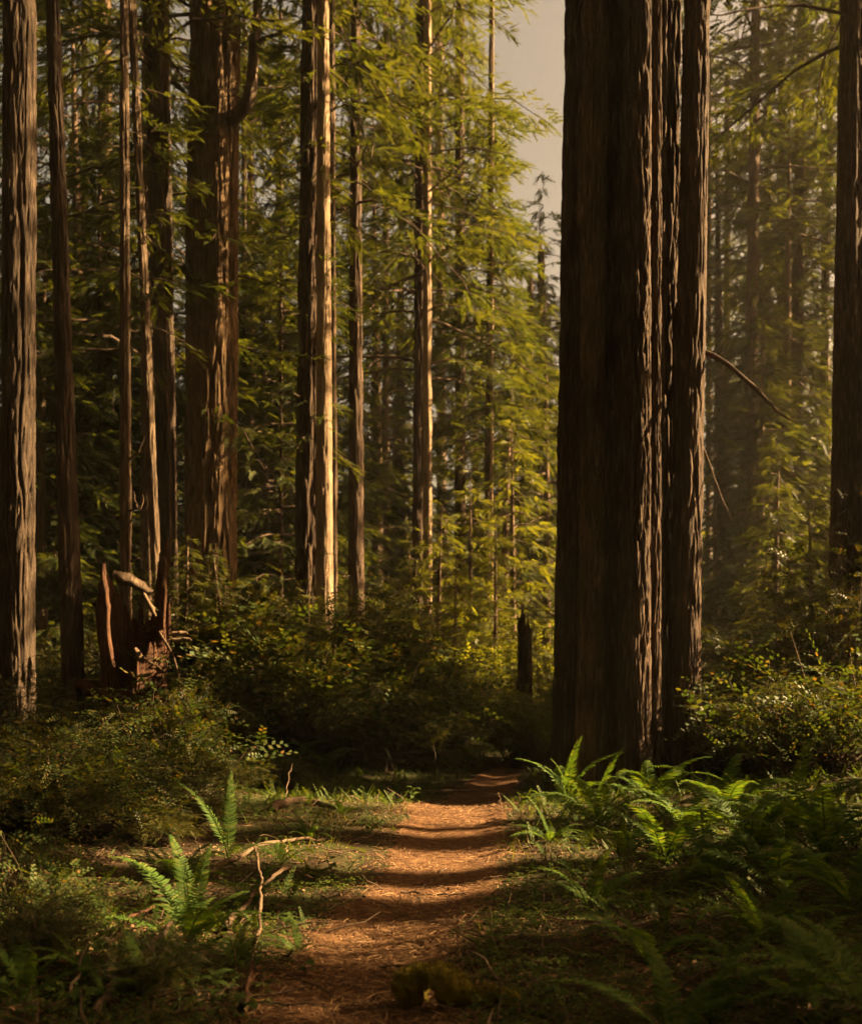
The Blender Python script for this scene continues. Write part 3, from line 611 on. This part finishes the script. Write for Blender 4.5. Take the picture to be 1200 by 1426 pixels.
BUSH = {
 'small0': bush_meshes('foliage', .75, .85, 1700, 11, .034, 'huck', 1),
 'small1': bush_meshes('foliage', .70, .95, 1700, 11, .032, 'huck', 2),
 'big0': bush_meshes('foliage', 1.35, 2.6, 4000, 11, .048, 'huck', 3, .30, stemr=.022, nst=110),
 'big1': bush_meshes('foliage', 1.5, 2.4, 4000, 11, .048, 'huck', 4, .30, stemr=.022, nst=110),
 'big2': bush_meshes('foliage', 1.2, 2.9, 3300, 11, .048, 'huck', 5, .30, stemr=.022, nst=110, open_=.08),
 'gold0': bush_meshes('foliage', .9, 1.9, 1500, 9, .06, 'gold', 6, .3, stemr=.016, nst=60, open_=.1),
 'gold1': bush_meshes('foliage', 1.0, 1.6, 1500, 9, .055, 'gold', 7, .3, stemr=.016, nst=60, open_=.12),
 'sprig': bush_meshes('foliage', .8, 1.0, 420, 11, .046, 'red', 9, .34, stemr=.010, nst=90, open_=.05, lumps=2.6),
 'sprig1': bush_meshes('foliage', .7, 1.1, 380, 9, .060, 'red', 10, .34, stemr=.010, nst=90, open_=.05, lumps=2.6),
 'tall': bush_meshes('foliage', 1.3, 3.9, 2100, 10, .055, 'huck', 8, .34, stemr=.03, nst=120, open_=.16, lumps=1.3),
}
g = np.random.default_rng(77)
def bush(px, d, kind, s, label, group, dz=0.0):
    x = (px-600)/F*d; fo, st = BUSH[kind]
    root = thing('leafy_shrub' if kind.startswith('gold') else 'huckleberry_bush', label, 'bush', (x, d, gz1(x, d)+dz), g.uniform(0, 6.28), group)
    link('foliage', fo, root, (0, 0, 0), (0, 0, 0), s); tag(link('stems', st, root, (0, 0, 0), (0, 0, 0), s), kind='stuff')
    return root
LB, CB, GB, RB = 'bushes at the left of the path', 'tall bushes behind the ferns in the centre', 'golden shrubs where the path disappears', 'bushes right of the huge redwood'
for a in [
 (15, 8.6, 'small0', (.95, .95, .85), 'low huckleberry bush cut by the left edge, under the thick trunk', LB), (105, 8.9, 'small1', (1.0, 1.0, .85), 'low reddish green bush below the slender leaning trunk', LB),
 (60, 10.2, 'small0', 1.0, 'bush at the foot of the thick left edge trunk', LB), (150, 11.8, 'small1', .62, 'dark bush under the broken stump, left of the sunlit one', LB),
 (232, 11.6, 'small0', (.8, .8, 1.35), 'upright bush with sunlit top between broken stump and two bright fronds', LB), (262, 10.6, 'small1', (.7, .7, .8), 'small bush with bright right edge beside the two sunlit fronds', LB),
 (222, 9.0, 'small0', .42, 'tuft of pale yellow leaves below the two sunlit fronds', LB), (20, 13.5, 'big1', .55, 'dim bush behind the thick left edge trunk', LB), (75, 17.5, 'big0', .8, 'blue green bush between the two leftmost trunks', LB),
 (140, 19, 'big2', .8, 'dim bush behind the broken stump', LB), (50, 5.2, 'small1', .45, 'leafy sprigs in the bottom left corner', LB), (215, 4.9, 'small0', .3, 'small leafy sprigs beside the fallen branch at the bottom', LB),
 (262, 17.4, 'big2', .95, 'tall bush right of the broken stump', CB), (318, 18.2, 'big0', 1.05, 'tall bush at the foot of the massive old redwood', CB), (385, 17.6, 'big1', 1.15, 'dense bush with lit top left of the paired redwood foot', CB),
 (448, 18.4, 'big0', 1.22, 'tallest central bush hiding the foot of the paired redwood', CB), (520, 18.8, 'big1', 1.2, 'broad bush below the straight single trunk', CB), (572, 19.6, 'big2', .95, 'bush sloping down toward the golden shrubs', CB),
 (330, 16.2, 'big1', .75, 'shadowed bush in front, between stump and central ferns', CB), (425, 16.6, 'big0', .8, 'shadowed bush just behind the central ferns', CB), (530, 17.2, 'big1', .75, 'shadowed bush above the leafy ground left of the path bend', CB), (290, 14.6, 'big0', .5, 'small shadowed bush between the sunlit upright bush and the central ferns', CB),
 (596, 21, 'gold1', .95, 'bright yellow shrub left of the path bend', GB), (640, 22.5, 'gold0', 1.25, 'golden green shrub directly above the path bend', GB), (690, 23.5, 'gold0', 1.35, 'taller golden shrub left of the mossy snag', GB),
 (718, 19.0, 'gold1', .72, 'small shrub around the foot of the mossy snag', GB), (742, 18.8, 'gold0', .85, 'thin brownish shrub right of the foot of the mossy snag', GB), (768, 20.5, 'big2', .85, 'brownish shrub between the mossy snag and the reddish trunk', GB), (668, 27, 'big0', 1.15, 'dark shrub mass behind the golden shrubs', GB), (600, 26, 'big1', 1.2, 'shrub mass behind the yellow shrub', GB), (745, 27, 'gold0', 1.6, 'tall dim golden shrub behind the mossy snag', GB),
 (1060, 13.9, 'big1', .60, 'round small leaved bush close to the right side of the huge redwood', RB), (1118, 13.2, 'big0', .52, 'lower round bush right of the rounder one', RB), (1180, 14.8, 'big1', .68, 'bush under the right edge trunk', RB),
 (1005, 17.2, 'big2', .68, 'sunlit yellow green bush touching the huge redwood on its right', RB), (1020, 20, 'big0', .95, 'golden bush behind the round bush', RB), (1095, 21, 'big1', .9, 'dark bush behind the two round bushes', RB), (1050, 27, 'big0', 1.1, 'dim bush among the far trunks on the right', RB), (1140, 25, 'big1', 1.2, 'dim bush left of the right edge trunk', RB),
 (1160, 15.5, 'tall', 1.0, 'tall dark shrub with drooping boughs before the right edge trunk', RB), (1100, 19.5, 'tall', .85, 'tall loose shrub left of the right edge trunk', RB),
]: bush(*a)
for a in [(275, 9.9, 'small0', .5, 'low ragged bush just left of the two sunlit fronds', LB), (185, 9.3, 'small1', .6, 'low dark bush between the reddish green bush and the sunlit fronds', LB), (330, 12.6, 'small0', .55, 'low bush at the edge of the shade behind the two sunlit fronds', LB), (395, 13.6, 'small1', .5, 'small bush before the leftmost shadowed fern', LB)]: bush(*a)
for a in [(40, 8.9, 'sprig', .95, 'reddish leafy sprigs over the low bush at the left edge', LB), (125, 9.0, 'sprig1', .85, 'leafy sprigs with red tips over the low bush below the leaning trunk', LB), (172, 10.4, 'sprig', .6, 'leafy sprigs in front of the broken stump', LB), (238, 11.2, 'sprig1', 1.15, 'sunlit upright sprigs between broken stump and two bright fronds', LB),
          (90, 5.6, 'sprig1', .42, 'leafy sprigs beside the curved twig in the lower left', LB), (20, 6.4, 'sprig', .6, 'dark leafy sprigs at the left edge below the bushes', LB), (300, 17.2, 'sprig1', 2.1, 'lit sprigs standing out of the bushes right of the broken stump', CB), (470, 17.6, 'sprig', 2.5, 'lit sprigs standing out of the tallest central bush', CB), (400, 16.8, 'sprig1', 2.3, 'leafy sprigs at the front of the central bushes', CB), (555, 18.4, 'sprig', 2.2, 'leafy sprigs near the sloping end of the central bushes', CB),
          (1015, 15.2, 'sprig1', 1.3, 'yellowish sprigs touching the huge redwood on its right', RB), (1090, 12.6, 'sprig', 1.1, 'leafy sprigs in front of the round small leaved bush', RB), (1165, 12.4, 'sprig1', 1.2, 'leafy sprigs at the right edge above the fern bank', RB), (1130, 14.2, 'sprig', 2.2, 'drooping leafy sprigs against the right edge trunk', RB)]: bush(*a)
bush(600+F*6.4/7.3, 7.3, 'big2', 1.36, 'unseen tall bush added beyond the right edge to shade the path', None)  # added out of view to keep the sun off the near path
snag = tree(732, 1058, 731, 19.6, 20, 12, 'short mossy snag with a sunlit right edge at the path bend', H=2.05, nth=60, nz=50, mat='bark', crown=None, group=None, name='dead_snag', cz=(1.9, 1), ridge=.06, depth=.03, flute=.30)
young(262, 17.2, 'young2', .30, 'fresh green sapling in front of the massive old redwood', YG, .1)
young(300, 18.0, 'young0', .30, 'small sapling at the foot of the massive old redwood', YG, .1)

# ------------------------------------------------------------------ sword ferns: every frond a part
def frond_mesh(p0, bend, seed, npair=36, wid=.125, curl=.1):
    g = np.random.default_rng(seed); m = 40; t = np.linspace(0, 1, m); p = R(p0) - R(bend)*t**1.25; dt = 1/(m-1)
    X = np.concatenate([[0], np.cumsum(np.cos(p[:-1])*dt)]); Z = np.concatenate([[0], np.cumsum(np.sin(p[:-1])*dt)]); Y = curl*t**2*g.normal(0, 1)
    C = np.stack([X, Y, Z], -1); mb = MB(); v, f = tube(C[::3], np.linspace(.007, .002, len(C[::3])), 4); mb.add(v, f)
    V4, V3, q, tr = [], [], [], []
    for k in range(npair):
        u = .13 + .87*k/(npair-1); c = np.array([np.interp(u, t, C[:, a]) for a in range(3)]); pu = np.interp(u, t, p)
        T = np.array([math.cos(pu), 0, math.sin(pu)]); N = np.array([-math.sin(pu), 0, math.cos(pu)])
        w = wid*(np.sin(np.pi*min(1, .5*(u-.10)/.25))**.7 if u < .35 else (1-(u-.35)/.66)**.62)*g.uniform(.86, 1.08) + .008
        for s in (1, -1):
            if g.random() < .03: continue
            d = np.array([0, s, 0])*math.cos(.30) + T*math.sin(.22+.25*u+g.normal(0, .07)) + N*g.normal(.10, .10); d /= np.linalg.norm(d)
            h = T*.0105; b = len(V4); tip = c + d*w - N*w*.16 + T*w*.10
            V4 += [c-h*.8, c+h*.9, c+d*w*.55+h*.85+N*.004, c+d*w*.55-h*.75-N*.002, tip]; q.append([b, b+1, b+2, b+3]); tr.append([b+3, b+2, b+4])
    n0 = mb.n; mb.v.append(np.array(V4)); mb.f.append(np.array(q)+n0); mb.f.append(np.array(tr)+n0); mb.n += len(V4)
    return mb.mesh('frond', M['fern'])
FR = [frond_mesh(*a) for a in [(78, 45, 1), (66, 70, 2), (55, 75, 3), (42, 62, 4), (84, 20, 5), (62, 105, 6), (30, 45, 7), (72, 88, 8)]]
gf = np.random.default_rng(99)
def fern(px, py, n, L, label, group, fronds=None, dz=0.0, name='sword_fern'):
    x, d, z = ground_at(px, py)
    root = thing(name, label, 'fern', (x, d, z+dz), 0, group)
    if group == RF: L *= 1.22
    fronds = list(fronds or [])
    for k in range(n): fronds.append((360*k/n + gf.normal(0, 16), int(gf.choice([0, 1, 1, 2, 2, 3, 3, 5, 6, 7])), L*gf.uniform(.7, 1.12), 0))
    for az, v, l, tl in fronds:
        link('frond', FR[v], root, (0, 0, 0), (R(gf.normal(0, 9)+tl), R(gf.normal(0, 5)), R(az)), l)
    return root
LF, CF, RF = 'ferns left of the path', 'ferns in shade under the central bushes', 'ferns on the bank right of the path'
fern(318, 1196, 0, .6, 'fern with two bright upright fronds lit by the sun', LF, [(118, 4, .74, 0), (165, 0, .78, 0), (20, 3, .55, 0), (-60, 3, .5, 0), (230, 6, .45, 0)])
fern(262, 1318, 0, .55, 'green fern beside the fallen branch in the left foreground', LF, [(98, 4, .60, 0), (150, 1, .85, 0), (185, 3, .72, 0), (-78, 2, .82, 0), (-48, 3, .72, 0), (128, 0, .7, 0), (40, 1, .5, 0), (10, 3, .5, 0), (72, 1, .45, 0), (-110, 6, .4, 0), (125, 2, .5, 0), (-20, 2, .5, 0)])
for a in [(352, 1262, 7, .42, 'small fern right of the green foreground fern, beside the curved branch', LF), (430, 1172, 8, .36, 'small fern in the sunlit patch left of the path', LF), (478, 1142, 8, .34, 'low fern at the top of the sunlit patch left of the path', LF), (250, 1225, 8, .5, 'fern left of the two sunlit fronds in the shade', LF), (120, 1372, 7, .42, 'low dark fern right of the bottom left corner fern', LF), (330, 1352, 7, .36, 'little fern in front of the upright broken stick', LF), (90, 1270, 8, .5, 'dark fern below the reddish green bush', LF), (200, 1390, 7, .42, 'low fern at the bottom between the fallen branch and the left corner', LF), (392, 1205, 7, .38, 'small fern between the two bright fronds and the path', LF), (30, 1400, 7, .5, 'dark fern in the bottom left corner', LF), (415, 1330, 6, .3, 'little fern at the left border of the path in the foreground', LF), (150, 1300, 6, .4, 'dim fern left of the green foreground fern', LF),
 (395, 1082, 10, 1.0, 'shadowed fern leftmost under the central bushes', CF), (452, 1076, 11, 1.1, 'shadowed fern in the middle under the central bushes', CF), (508, 1068, 12, 1.25, 'tall shadowed fern under the central bushes', CF), (560, 1062, 10, 1.0, 'fern right of the tall shadowed fern, near the path bend', CF), (340, 1088, 9, .9, 'dark fern between the sunlit upright bush and the central ferns', CF), (605, 1050, 8, .9, 'fern beneath the yellow shrub at the path bend', CF), (478, 1040, 9, 1.1, 'fern half buried in the central bush', CF),
 (870, 1098, 9, .75, 'fern with a broad upright frond at the foot of the huge redwood', RF), (790, 1120, 10, .75, 'fern at the left end of the bank, close to the path', RF), (832, 1150, 11, .75, 'bright fern in front of the huge redwood', RF), (905, 1122, 10, .8, 'fern under the right stem of the huge redwood', RF),
 (955, 1165, 11, .8, 'fern in the middle of the right bank, below the round bush', RF), (925, 1205, 10, .7, 'fern with arching fronds at the front of the right bank', RF), (1010, 1140, 11, .8, 'fern below the round small leaved bush', RF), (1045, 1195, 12, .85, 'large fern at the centre right of the bank', RF),
 (1100, 1165, 11, .8, 'fern below the lower round bush', RF), (1150, 1205, 12, .8, 'fern near the right edge below the bushes', RF), (1190, 1180, 10, .8, 'fern cut by the right edge', RF), (1085, 1245, 9, .65, 'shadowed fern at the front right of the bank', RF), (990, 1228, 9, .6, 'shadowed fern at the front of the bank above the dark hollow', RF), (1185, 1270, 9, .7, 'low fern at the right edge above the corner', RF),
 (765, 1175, 8, .4, 'little fern by the path at the front of the bank', RF), (820, 1268, 7, .42, 'small dark fern among the low leaves right of the path', RF), (900, 1345, 8, .42, 'dark fern behind the two long fronds at the bottom', RF), (1060, 1320, 8, .5, 'dim fern in the hollow at the lower right', RF), (1120, 1395, 8, .5, 'dim fern left of the bottom right corner fronds', RF), (860, 1200, 8, .5, 'little fern left of the arching one at the bank front', RF)]: fern(*a)
fern(935, 1455, 0, .5, 'fern with two long fronds at the bottom edge, right of the mossy root', RF, [(105, 1, .62, 0), (150, 2, .66, 0), (40, 2, .5, 0), (75, 1, .4, 0), (-30, 3, .4, 0), (10, 2, .45, 0)])
fern(985, 1440, 0, .5, 'fern with one broad frond reaching right at the bottom edge', RF, [(25, 1, .66, 0), (5, 2, .6, 0), (60, 1, .4, 0), (140, 2, .38, 0), (170, 3, .4, 0)])
fern(1215, 1415, 0, .6, 'fern with fronds hanging in from the bottom right corner', RF, [(140, 1, .72, 0), (160, 2, .7, 0), (175, 2, .65, 0), (115, 1, .6, 0), (190, 3, .6, 0)])

# ------------------------------------------------------------------ broad leaved herbs: every leaf a part
def leaf_mesh(L, W, lobes=0, seed=0):
    gl = np.random.default_rng(seed); m = 9; u = np.linspace(0, 1, m); w = W*np.sin(np.pi*u**.8)**.85*.5
    if lobes: w = w*(1+.28*np.cos(u*lobes*2*np.pi))
    V = []
    for k in range(m):
        z = .10*L*math.sin(u[k]*2.6)-.16*L*u[k]**2; V += [(u[k]*L, w[k]+.0005, z+.18*w[k]), (u[k]*L, 0, z), (u[k]*L, -w[k]-.0005, z+.18*w[k])]
    Q = [[3*k, 3*k+1, 3*k+4, 3*k+3] for k in range(m-1)] + [[3*k+1, 3*k+2, 3*k+5, 3*k+4] for k in range(m-1)]
    return MB().add(V, Q).mesh('leaf', M['herb'], True)
LEAF = [leaf_mesh(1, .55, 0, 1), leaf_mesh(1, .42, 0, 2), leaf_mesh(1, .8, 3, 3)]
STALK = MB().add(*tube(catmull([[0, 0, 0], [.02, .01, .5], [.06, -.01, 1]], 5), np.linspace(.022, .012, 11), 5)).mesh('stalk', M['limb'], True)
gh = np.random.default_rng(5)
def herb(px, py, H, n, L, kind, label, group=None, name='leafy_plant'):
    x, d, z = ground_at(px, py); root = thing(name, label, 'plant', (x, d, z), gh.uniform(0, 6.28), group)
    link('stalk', STALK, root, (0, 0, 0), (0, 0, 0), (H*.5, H*.5, H))
    for k in range(n):
        u = 1 - .6*k/max(n, 2); link('leaf', LEAF[kind], root, (.06*H*.5*u, 0, H*u), (gh.normal(0, .2), gh.normal(.05, .25), 2.4*k+gh.normal(0, .3)), L*gh.uniform(.75, 1.1))
HG = 'broad leaved plants along the path'
for a in [(460, 1215, .13, 4, .085, 2, 'plant with one large lobed leaf left of the path'), (575, 1122, .22, 8, .13, 1, 'bright leafy plant at the far left border of the lit path'), (735, 1140, .30, 9, .14, 1, 'upright pale leafy plant at the right border of the lit path'),
          (845, 1330, .2, 6, .15, 0, 'plant with broad leaves above the two long fronds at the bottom'), (918, 1300, .24, 12, .15, 1, 'green plant with compound leaves in the dark right foreground'), (965, 1312, .22, 10, .13, 1, 'second compound leaved plant, right of the first in the right foreground'),
          (405, 1300, .12, 5, .08, 2, 'lobed leaf plant at the left border of the path near the curved branch'), (425, 1365, .10, 5, .08, 2, 'lobed leaf plant at the lower left border of the path'), (300, 1395, .14, 6, .10, 0, 'small plant under the green foreground fern'),
          (1000, 1350, .14, 6, .1, 2, 'low lobed leaf plant before the dark hollow'), (790, 1185, .2, 7, .1, 1, 'leafy plant in the sun at the front of the fern bank'), (770, 1400, .1, 6, .06, 2, 'low leafy plant right of the mossy root'), (745, 1260, .12, 6, .06, 0, 'small thin plant right of the path near the stick'), (510, 1160, .1, 6, .07, 2, 'low plant in the sunlit patch left of the path'), (340, 1420, .12, 5, .09, 2, 'low plant at the bottom edge left of the path'), (110, 1415, .14, 7, .1, 1, 'plant with pointed leaves at the bottom left')]:
    herb(*a, HG)

# ------------------------------------------------------------------ fallen branches and sticks
def stick(pix, r0, r1, label, mat='limb', name='fallen_branch', group='fallen branches on the ground', forks=()):
    pts = []
    for (px, py, h) in pix:
        x, d, z = ground_at(px, py); pts.append((x*(d-h/CZ*d)/d if h else x, d, z+h) if not h else (x, d, z+h))
    o = np.array(pts[0]); pts = catmull(np.array(pts)-o, 8); t = np.linspace(0, 1, len(pts)); sd_ = pix[0][0]*.37
    pts = pts + np.stack([pn(t*7, sd_, k*3.3) + .5*pn(t*19, sd_, k*5.1) for k in range(3)], -1)*(.03+r0*.6)
    v, f = tube(pts, (r0+(r1-r0)*t)*(1+.25*pn(t*23, sd_, 2.2)), 8, .6, sd_)
    ob = link(name, MB().add(v, f).mesh(name, M[mat], True), None, o); tag(ob, label, 'branch', group); return ob
for a in [([(130, 1425, .04), (170, 1385, .08), (205, 1350, .10), (238, 1318, .12)], .022, .014, 'thick grey fallen branch in the lower left foreground', 'dead'),
  ([(60, 1230, .10), (85, 1285, .06), (120, 1325, .05), (158, 1342, .04)], .009, .005, 'thin curved twig arching down in the left foreground', 'dead'),
  ([(315, 1305, .05), (345, 1275, .08), (375, 1248, .12), (405, 1232, .12), (438, 1236, .06)], .02, .012, 'curved bare branch beside the left border of the path', 'dead'),
  ([(352, 1340, .02), (360, 1318, .12), (363, 1300, .28), (358, 1300, .42), (356, 1290, .50)], .013, .007, 'upright broken stick behind the green foreground fern', 'dead'),
  ([(556, 1247, .015), (600, 1249, .02), (650, 1248, .015)], .010, .005, 'thin stick lying across the path', 'limb'),
  ([(375, 1135, .05), (420, 1122, .07), (470, 1126, .03)], .05, .03, 'thick broken branch in the sunlit patch left of the path', 'dead'),
  ([(290, 1225, .04), (340, 1200, .08), (390, 1183, .07), (450, 1172, .03)], .022, .012, 'long fallen branch under the two bright fronds', 'dead'),
  ([(120, 1385, .05), (175, 1352, .08), (230, 1342, .06)], .009, .005, 'thin twig crossing above the thick grey branch', 'dead'),
  ([(85, 1420, .05), (108, 1390, .12), (122, 1345, .14)], .010, .005, 'short twig leaning up in the bottom left', 'dead'),
  ([(140, 1395, .08), (155, 1358, .15), (178, 1330, .18)], .008, .004, 'slender bent twig over the thick grey branch', 'dead'),
  ([(0, 1360, .03), (45, 1375, .06), (80, 1380, .04)], .009, .005, 'twig at the left edge near the bottom', 'dead'),
  ([(150, 1330, .05), (180, 1305, .12), (212, 1290, .12)], .014, .008, 'dull broken branch left of the green foreground fern', 'rot'),
  ([(590, 1108, .04), (640, 1104, .04), (690, 1108, .02)], .02, .012, 'pale branch lying in shade beyond the lit crest of the path', 'dead'),
  ([(840, 1250, .02), (870, 1290, .06), (905, 1320, .04)], .010, .006, 'thin dark stick in the right foreground leaves', 'limb'),
  ([(755, 1290, .0), (757, 1262, .10), (760, 1250, .26), (758, 1248, .38)], .006, .003, 'thin dead stem standing right of the path', 'limb'),
  ([(398, 1120, .03), (402, 1112, .25), (408, 1110, .42)], .006, .003, 'bent dry stem at the edge of the shade left of the path', 'dead'), ([(475, 1118, .02), (477, 1110, .15), (480, 1112, .26)], .005, .003, 'short dry stem at the edge of the shade', 'dead'), ([(520, 1118, .02), (524, 1110, .25), (535, 1112, .42)], .006, .003, 'tallest dry stem at the edge of the shade', 'dead'),
  ([(700, 1132, .0), (696, 1126, .12), (692, 1126, .2)], .005, .003, 'dry stem at the right border of the lit crest', 'dead'),
  ([(560, 1040, .15), (610, 1055, .45), (650, 1066, .25), (672, 1070, .05)], .06, .03, 'mossy leaning log beneath the yellow shrub at the path bend', 'moss'),
  ([(330, 1425, .02), (345, 1400, .08), (352, 1370, .10)], .016, .010, 'reddish stub of branch at the bottom edge', 'rot')]:
    stick(*a)

# mossy root hump in the foreground
x0, d0, zz = ground_at(640, 1405)
root = thing('mossy_root', 'yellow green moss covered root hump at the bottom of the path', 'root', (x0, d0, zz))
pts = np.array([[-.28, .16, .0], [-.20, .15, .10], [-.12, .09, .13], [-.02, .0, .09], [.10, -.05, .07], [.22, -.06, .06], [.34, -.16, -.04]])
pts = catmull(pts, 10); t = np.linspace(0, 1, len(pts)); rr = .07*(1-.35*t)*(1+.3*np.sin(t*17))
v, f = tube(pts, rr, 20, .45, 3.1); link('body', MB().add(v, f).mesh('body', M['moss'], True), root)
gm = np.random.default_rng(8); n = 9000; k = gm.integers(0, len(v), n); kk = (k % 20); up = v[k]-pts[np.minimum(k//20, len(pts)-1)]; up /= np.linalg.norm(up, axis=1)[:, None]+1e-9
ok = (up[:, 2] > -.15) & (pn(v[k][:, 0]*14, v[k][:, 1]*14, v[k][:, 2]*14) > -.22); k = k[ok]; up = up[ok]; n = len(k)
p = v[k] + gm.normal(0, .008, (n, 3)); B = np.array([[0, .12, 0], [1, 0, 0], [0, -.12, 0]]); Fc = np.array([[0, 1, 2]])
mb = MB(); scatter(mb, B, Fc, p, frames(np.arctan2(up[:, 1], up[:, 0])+gm.normal(0, .7, n), np.arcsin(np.clip(up[:, 2], -1, 1))+gm.normal(0, .5, n), gm.uniform(0, 3, n)), gm.uniform(.010, .026, n))
tag(link('moss', mb.mesh('moss', M['moss']), root), kind='stuff')

# ------------------------------------------------------------------ what nobody could count on the forest floor
def ground_scatter(n, x0, x1, y0, y1, dens, seed):
    g = np.random.default_rng(seed); m = n*4; y = y0 + (y1-y0)*g.random(m)**1.35; x = g.uniform(-1, 1, m); x = x*np.minimum(.47*y+.4, 9) + 0
    ok = (x > x0) & (x < x1); ok &= g.random(m) < dens(x, y); x, y = x[ok][:n], y[ok][:n]; return x, y, gz(x, y), g
edge = lambda x, y: np.abs(x-path_x(y)) - path_w(y)
# oxalis
x, y, z, g2 = ground_scatter(30000, -9, 9, 4, 17, lambda x, y: sstep(-.10, .35, edge(x, y))*sstep(-.15, .2, pn(x*1.1, y*1.1, 9.5)+.12*(x > 0)), 31)
n = len(x); hh = g2.uniform(.03, .10, n); V, Fq = [], []
for k in range(3):
    a = k*2.094; c, s = math.cos(a), math.sin(a); b = len(V)
    for (u, w, dz) in ((.04, 0, 0), (.85, .45, .03), (.95, 0, -.14), (.85, -.45, .03)): V.append((u*c-w*s, u*s+w*c, dz))
    Fq.append([b, b+1, b+2, b+3])
mb = MB(); scatter(mb, np.array(V), np.array(Fq), np.stack([x, y, z+hh], -1), frames(g2.uniform(0, 6.28, n), g2.normal(0, .28, n), g2.normal(0, .28, n)), g2.uniform(.012, .026, n))
tag(link('oxalis_ground_cover', mb.mesh('oxalis_ground_cover', M['oxalis'])), kind='stuff')
# fine green sprigs and seedlings further back and in the shade
x, y, z, g2 = ground_scatter(9000, -12, 12, 5.5, 26, lambda x, y: (.10+.90*sstep(8.5, 12, y))*sstep(.0, .4, edge(x, y))*sstep(-.35, .1, pn(x*.8, y*.8, 3.5)), 33)
n = len(x); B, Fc = spray_base(16, .24, .085); mb = MB()
scatter(mb, B, Fc, np.stack([x, y, z+.01], -1), frames(g2.uniform(0, 6.28, n), g2.uniform(.2, 1.2, n), g2.normal(0, .4, n)), g2.uniform(.08, .28, n))
tag(link('seedling_undergrowth', mb.mesh('seedling_undergrowth', M['oxalis'])), kind='stuff')
# needle litter
x, y, z, g2 = ground_scatter(42000, -5, 5, 4, 16, lambda x, y: np.where(edge(x, y) < .2, 1.0, .16), 35)
n = len(x); B = np.array([[0, .5, 0], [.5, .5, .06], [1, .3, 0], [1, -.3, 0], [.5, -.5, .06], [0, -.5, 0]]); Fc = np.array([[0, 1, 4, 5], [1, 2, 3, 4]])
mb = MB(); L = g2.uniform(.025, .09, n); inpath = 1-sstep(-.2, .15, edge(x, y))
scatter(mb, B, Fc, np.stack([x, y, z+.008-.0*inpath+g2.uniform(0, .014, n)], -1), frames(g2.uniform(0, 6.28, n), g2.normal(0, .16, n), g2.uniform(-.6, .6, n)), np.stack([L, g2.uniform(.0025, .0065, n), L], -1))
tag(link('needle_litter', mb.mesh('needle_litter', M['litter'])), kind='stuff')
# dead leaves and bark chips
x, y, z, g2 = ground_scatter(10000, -7, 7, 4, 18, lambda x, y: np.where(edge(x, y) < 0, .10, .8), 37)
n = len(x); B = np.array([[0, 0, 0], [.45, .32, .10], [1, 0, .02], [.45, -.32, .10]]); Fc = np.array([[0, 1, 2], [0, 2, 3]])
mb = MB(); scatter(mb, B, Fc, np.stack([x, y, z+.012], -1), frames(g2.uniform(0, 6.28, n), g2.normal(.1, .3, n), g2.normal(0, .4, n)), g2.uniform(.015, .05, n))
tag(link('dead_leaves', mb.mesh('dead_leaves', M['dryleaf'])), kind='stuff')
# small twigs
x, y, z, g2 = ground_scatter(1500, -6, 6, 4, 16, lambda x, y: np.where(edge(x, y) < 0, .12, .8), 39)
n = len(x); vv, ff = tube(np.array([[0, 0, 0], [.35, .03, .05], [.7, -.02, .06], [1, .05, .02]]), [.02, .018, .014, .008], 4)
mb = MB(); scatter(mb, vv, ff, np.stack([x, y, z+.015], -1), frames(g2.uniform(0, 6.28, n), g2.normal(.1, .22, n), g2.uniform(0, 6, n)), g2.uniform(.10, .42, n))
tag(link('twig_litter', mb.mesh('twig_litter', M['dead'], True)), kind='stuff')

# grass blades and thin stems in the sunlit margins
x, y, z, g2 = ground_scatter(8000, -6, 6, 4.5, 15, lambda x, y: (.12+.88*sstep(7.5, 10, y))*sstep(-.12, .15, edge(x, y))*(1-.75*sstep(.6, 2.2, edge(x, y)))*sstep(-.3, .2, pn(x*1.5, y*1.5, 12.5)), 41)
n = len(x); B = np.array([[0, .5, 0], [.5, .42, .06], [1, 0, -.10], [.5, -.42, .06], [0, -.5, 0]]); Fc = np.array([[0, 1, 3, 4], [1, 2, 2, 3]])[:1]
B = np.array([[0, .5, 0], [.55, .4, .08], [1, .05, -.08], [1, -.05, -.08], [.55, -.4, .08], [0, -.5, 0]]); Fc = np.array([[0, 1, 4, 5], [1, 2, 3, 4]])
L = g2.uniform(.05, .17, n); mb = MB()
scatter(mb, B, Fc, np.stack([x, y, z], -1), frames(g2.uniform(0, 6.28, n), g2.uniform(.3, 1.3, n), g2.normal(0, .5, n)), np.stack([L, g2.uniform(.003, .007, n), L], -1))
tag(link('grass', mb.mesh('grass', M['grass'])), kind='stuff')

# ------------------------------------------------------------------ air: warm evening haze between the trunks
def haze_box(density, x0=-95, x1=95, y0=-16, y1=125, z0=-1.6, z1=62):
    v = [(x, y, z) for x in (x0, x1) for y in (y0, y1) for z in (z0, z1)]
    f = [(0,1,3,2), (4,6,7,5), (0,4,5,1), (2,3,7,6), (0,2,6,4), (1,5,7,3)]
    m, n, l = newmat('haze_air')
    pv = n.new('ShaderNodeVolumePrincipled'); pv.inputs['Color'].default_value = (.95, .90, .80, 1); pv.inputs['Density'].default_value = density
    pv.inputs['Anisotropy'].default_value = .15
    o = n.new('ShaderNodeOutputMaterial'); l.new(pv.outputs[0], o.inputs['Volume'])
    tag(link('haze', MB().add(v, f).mesh('haze', m)), kind='stuff')
haze_box(.00027)
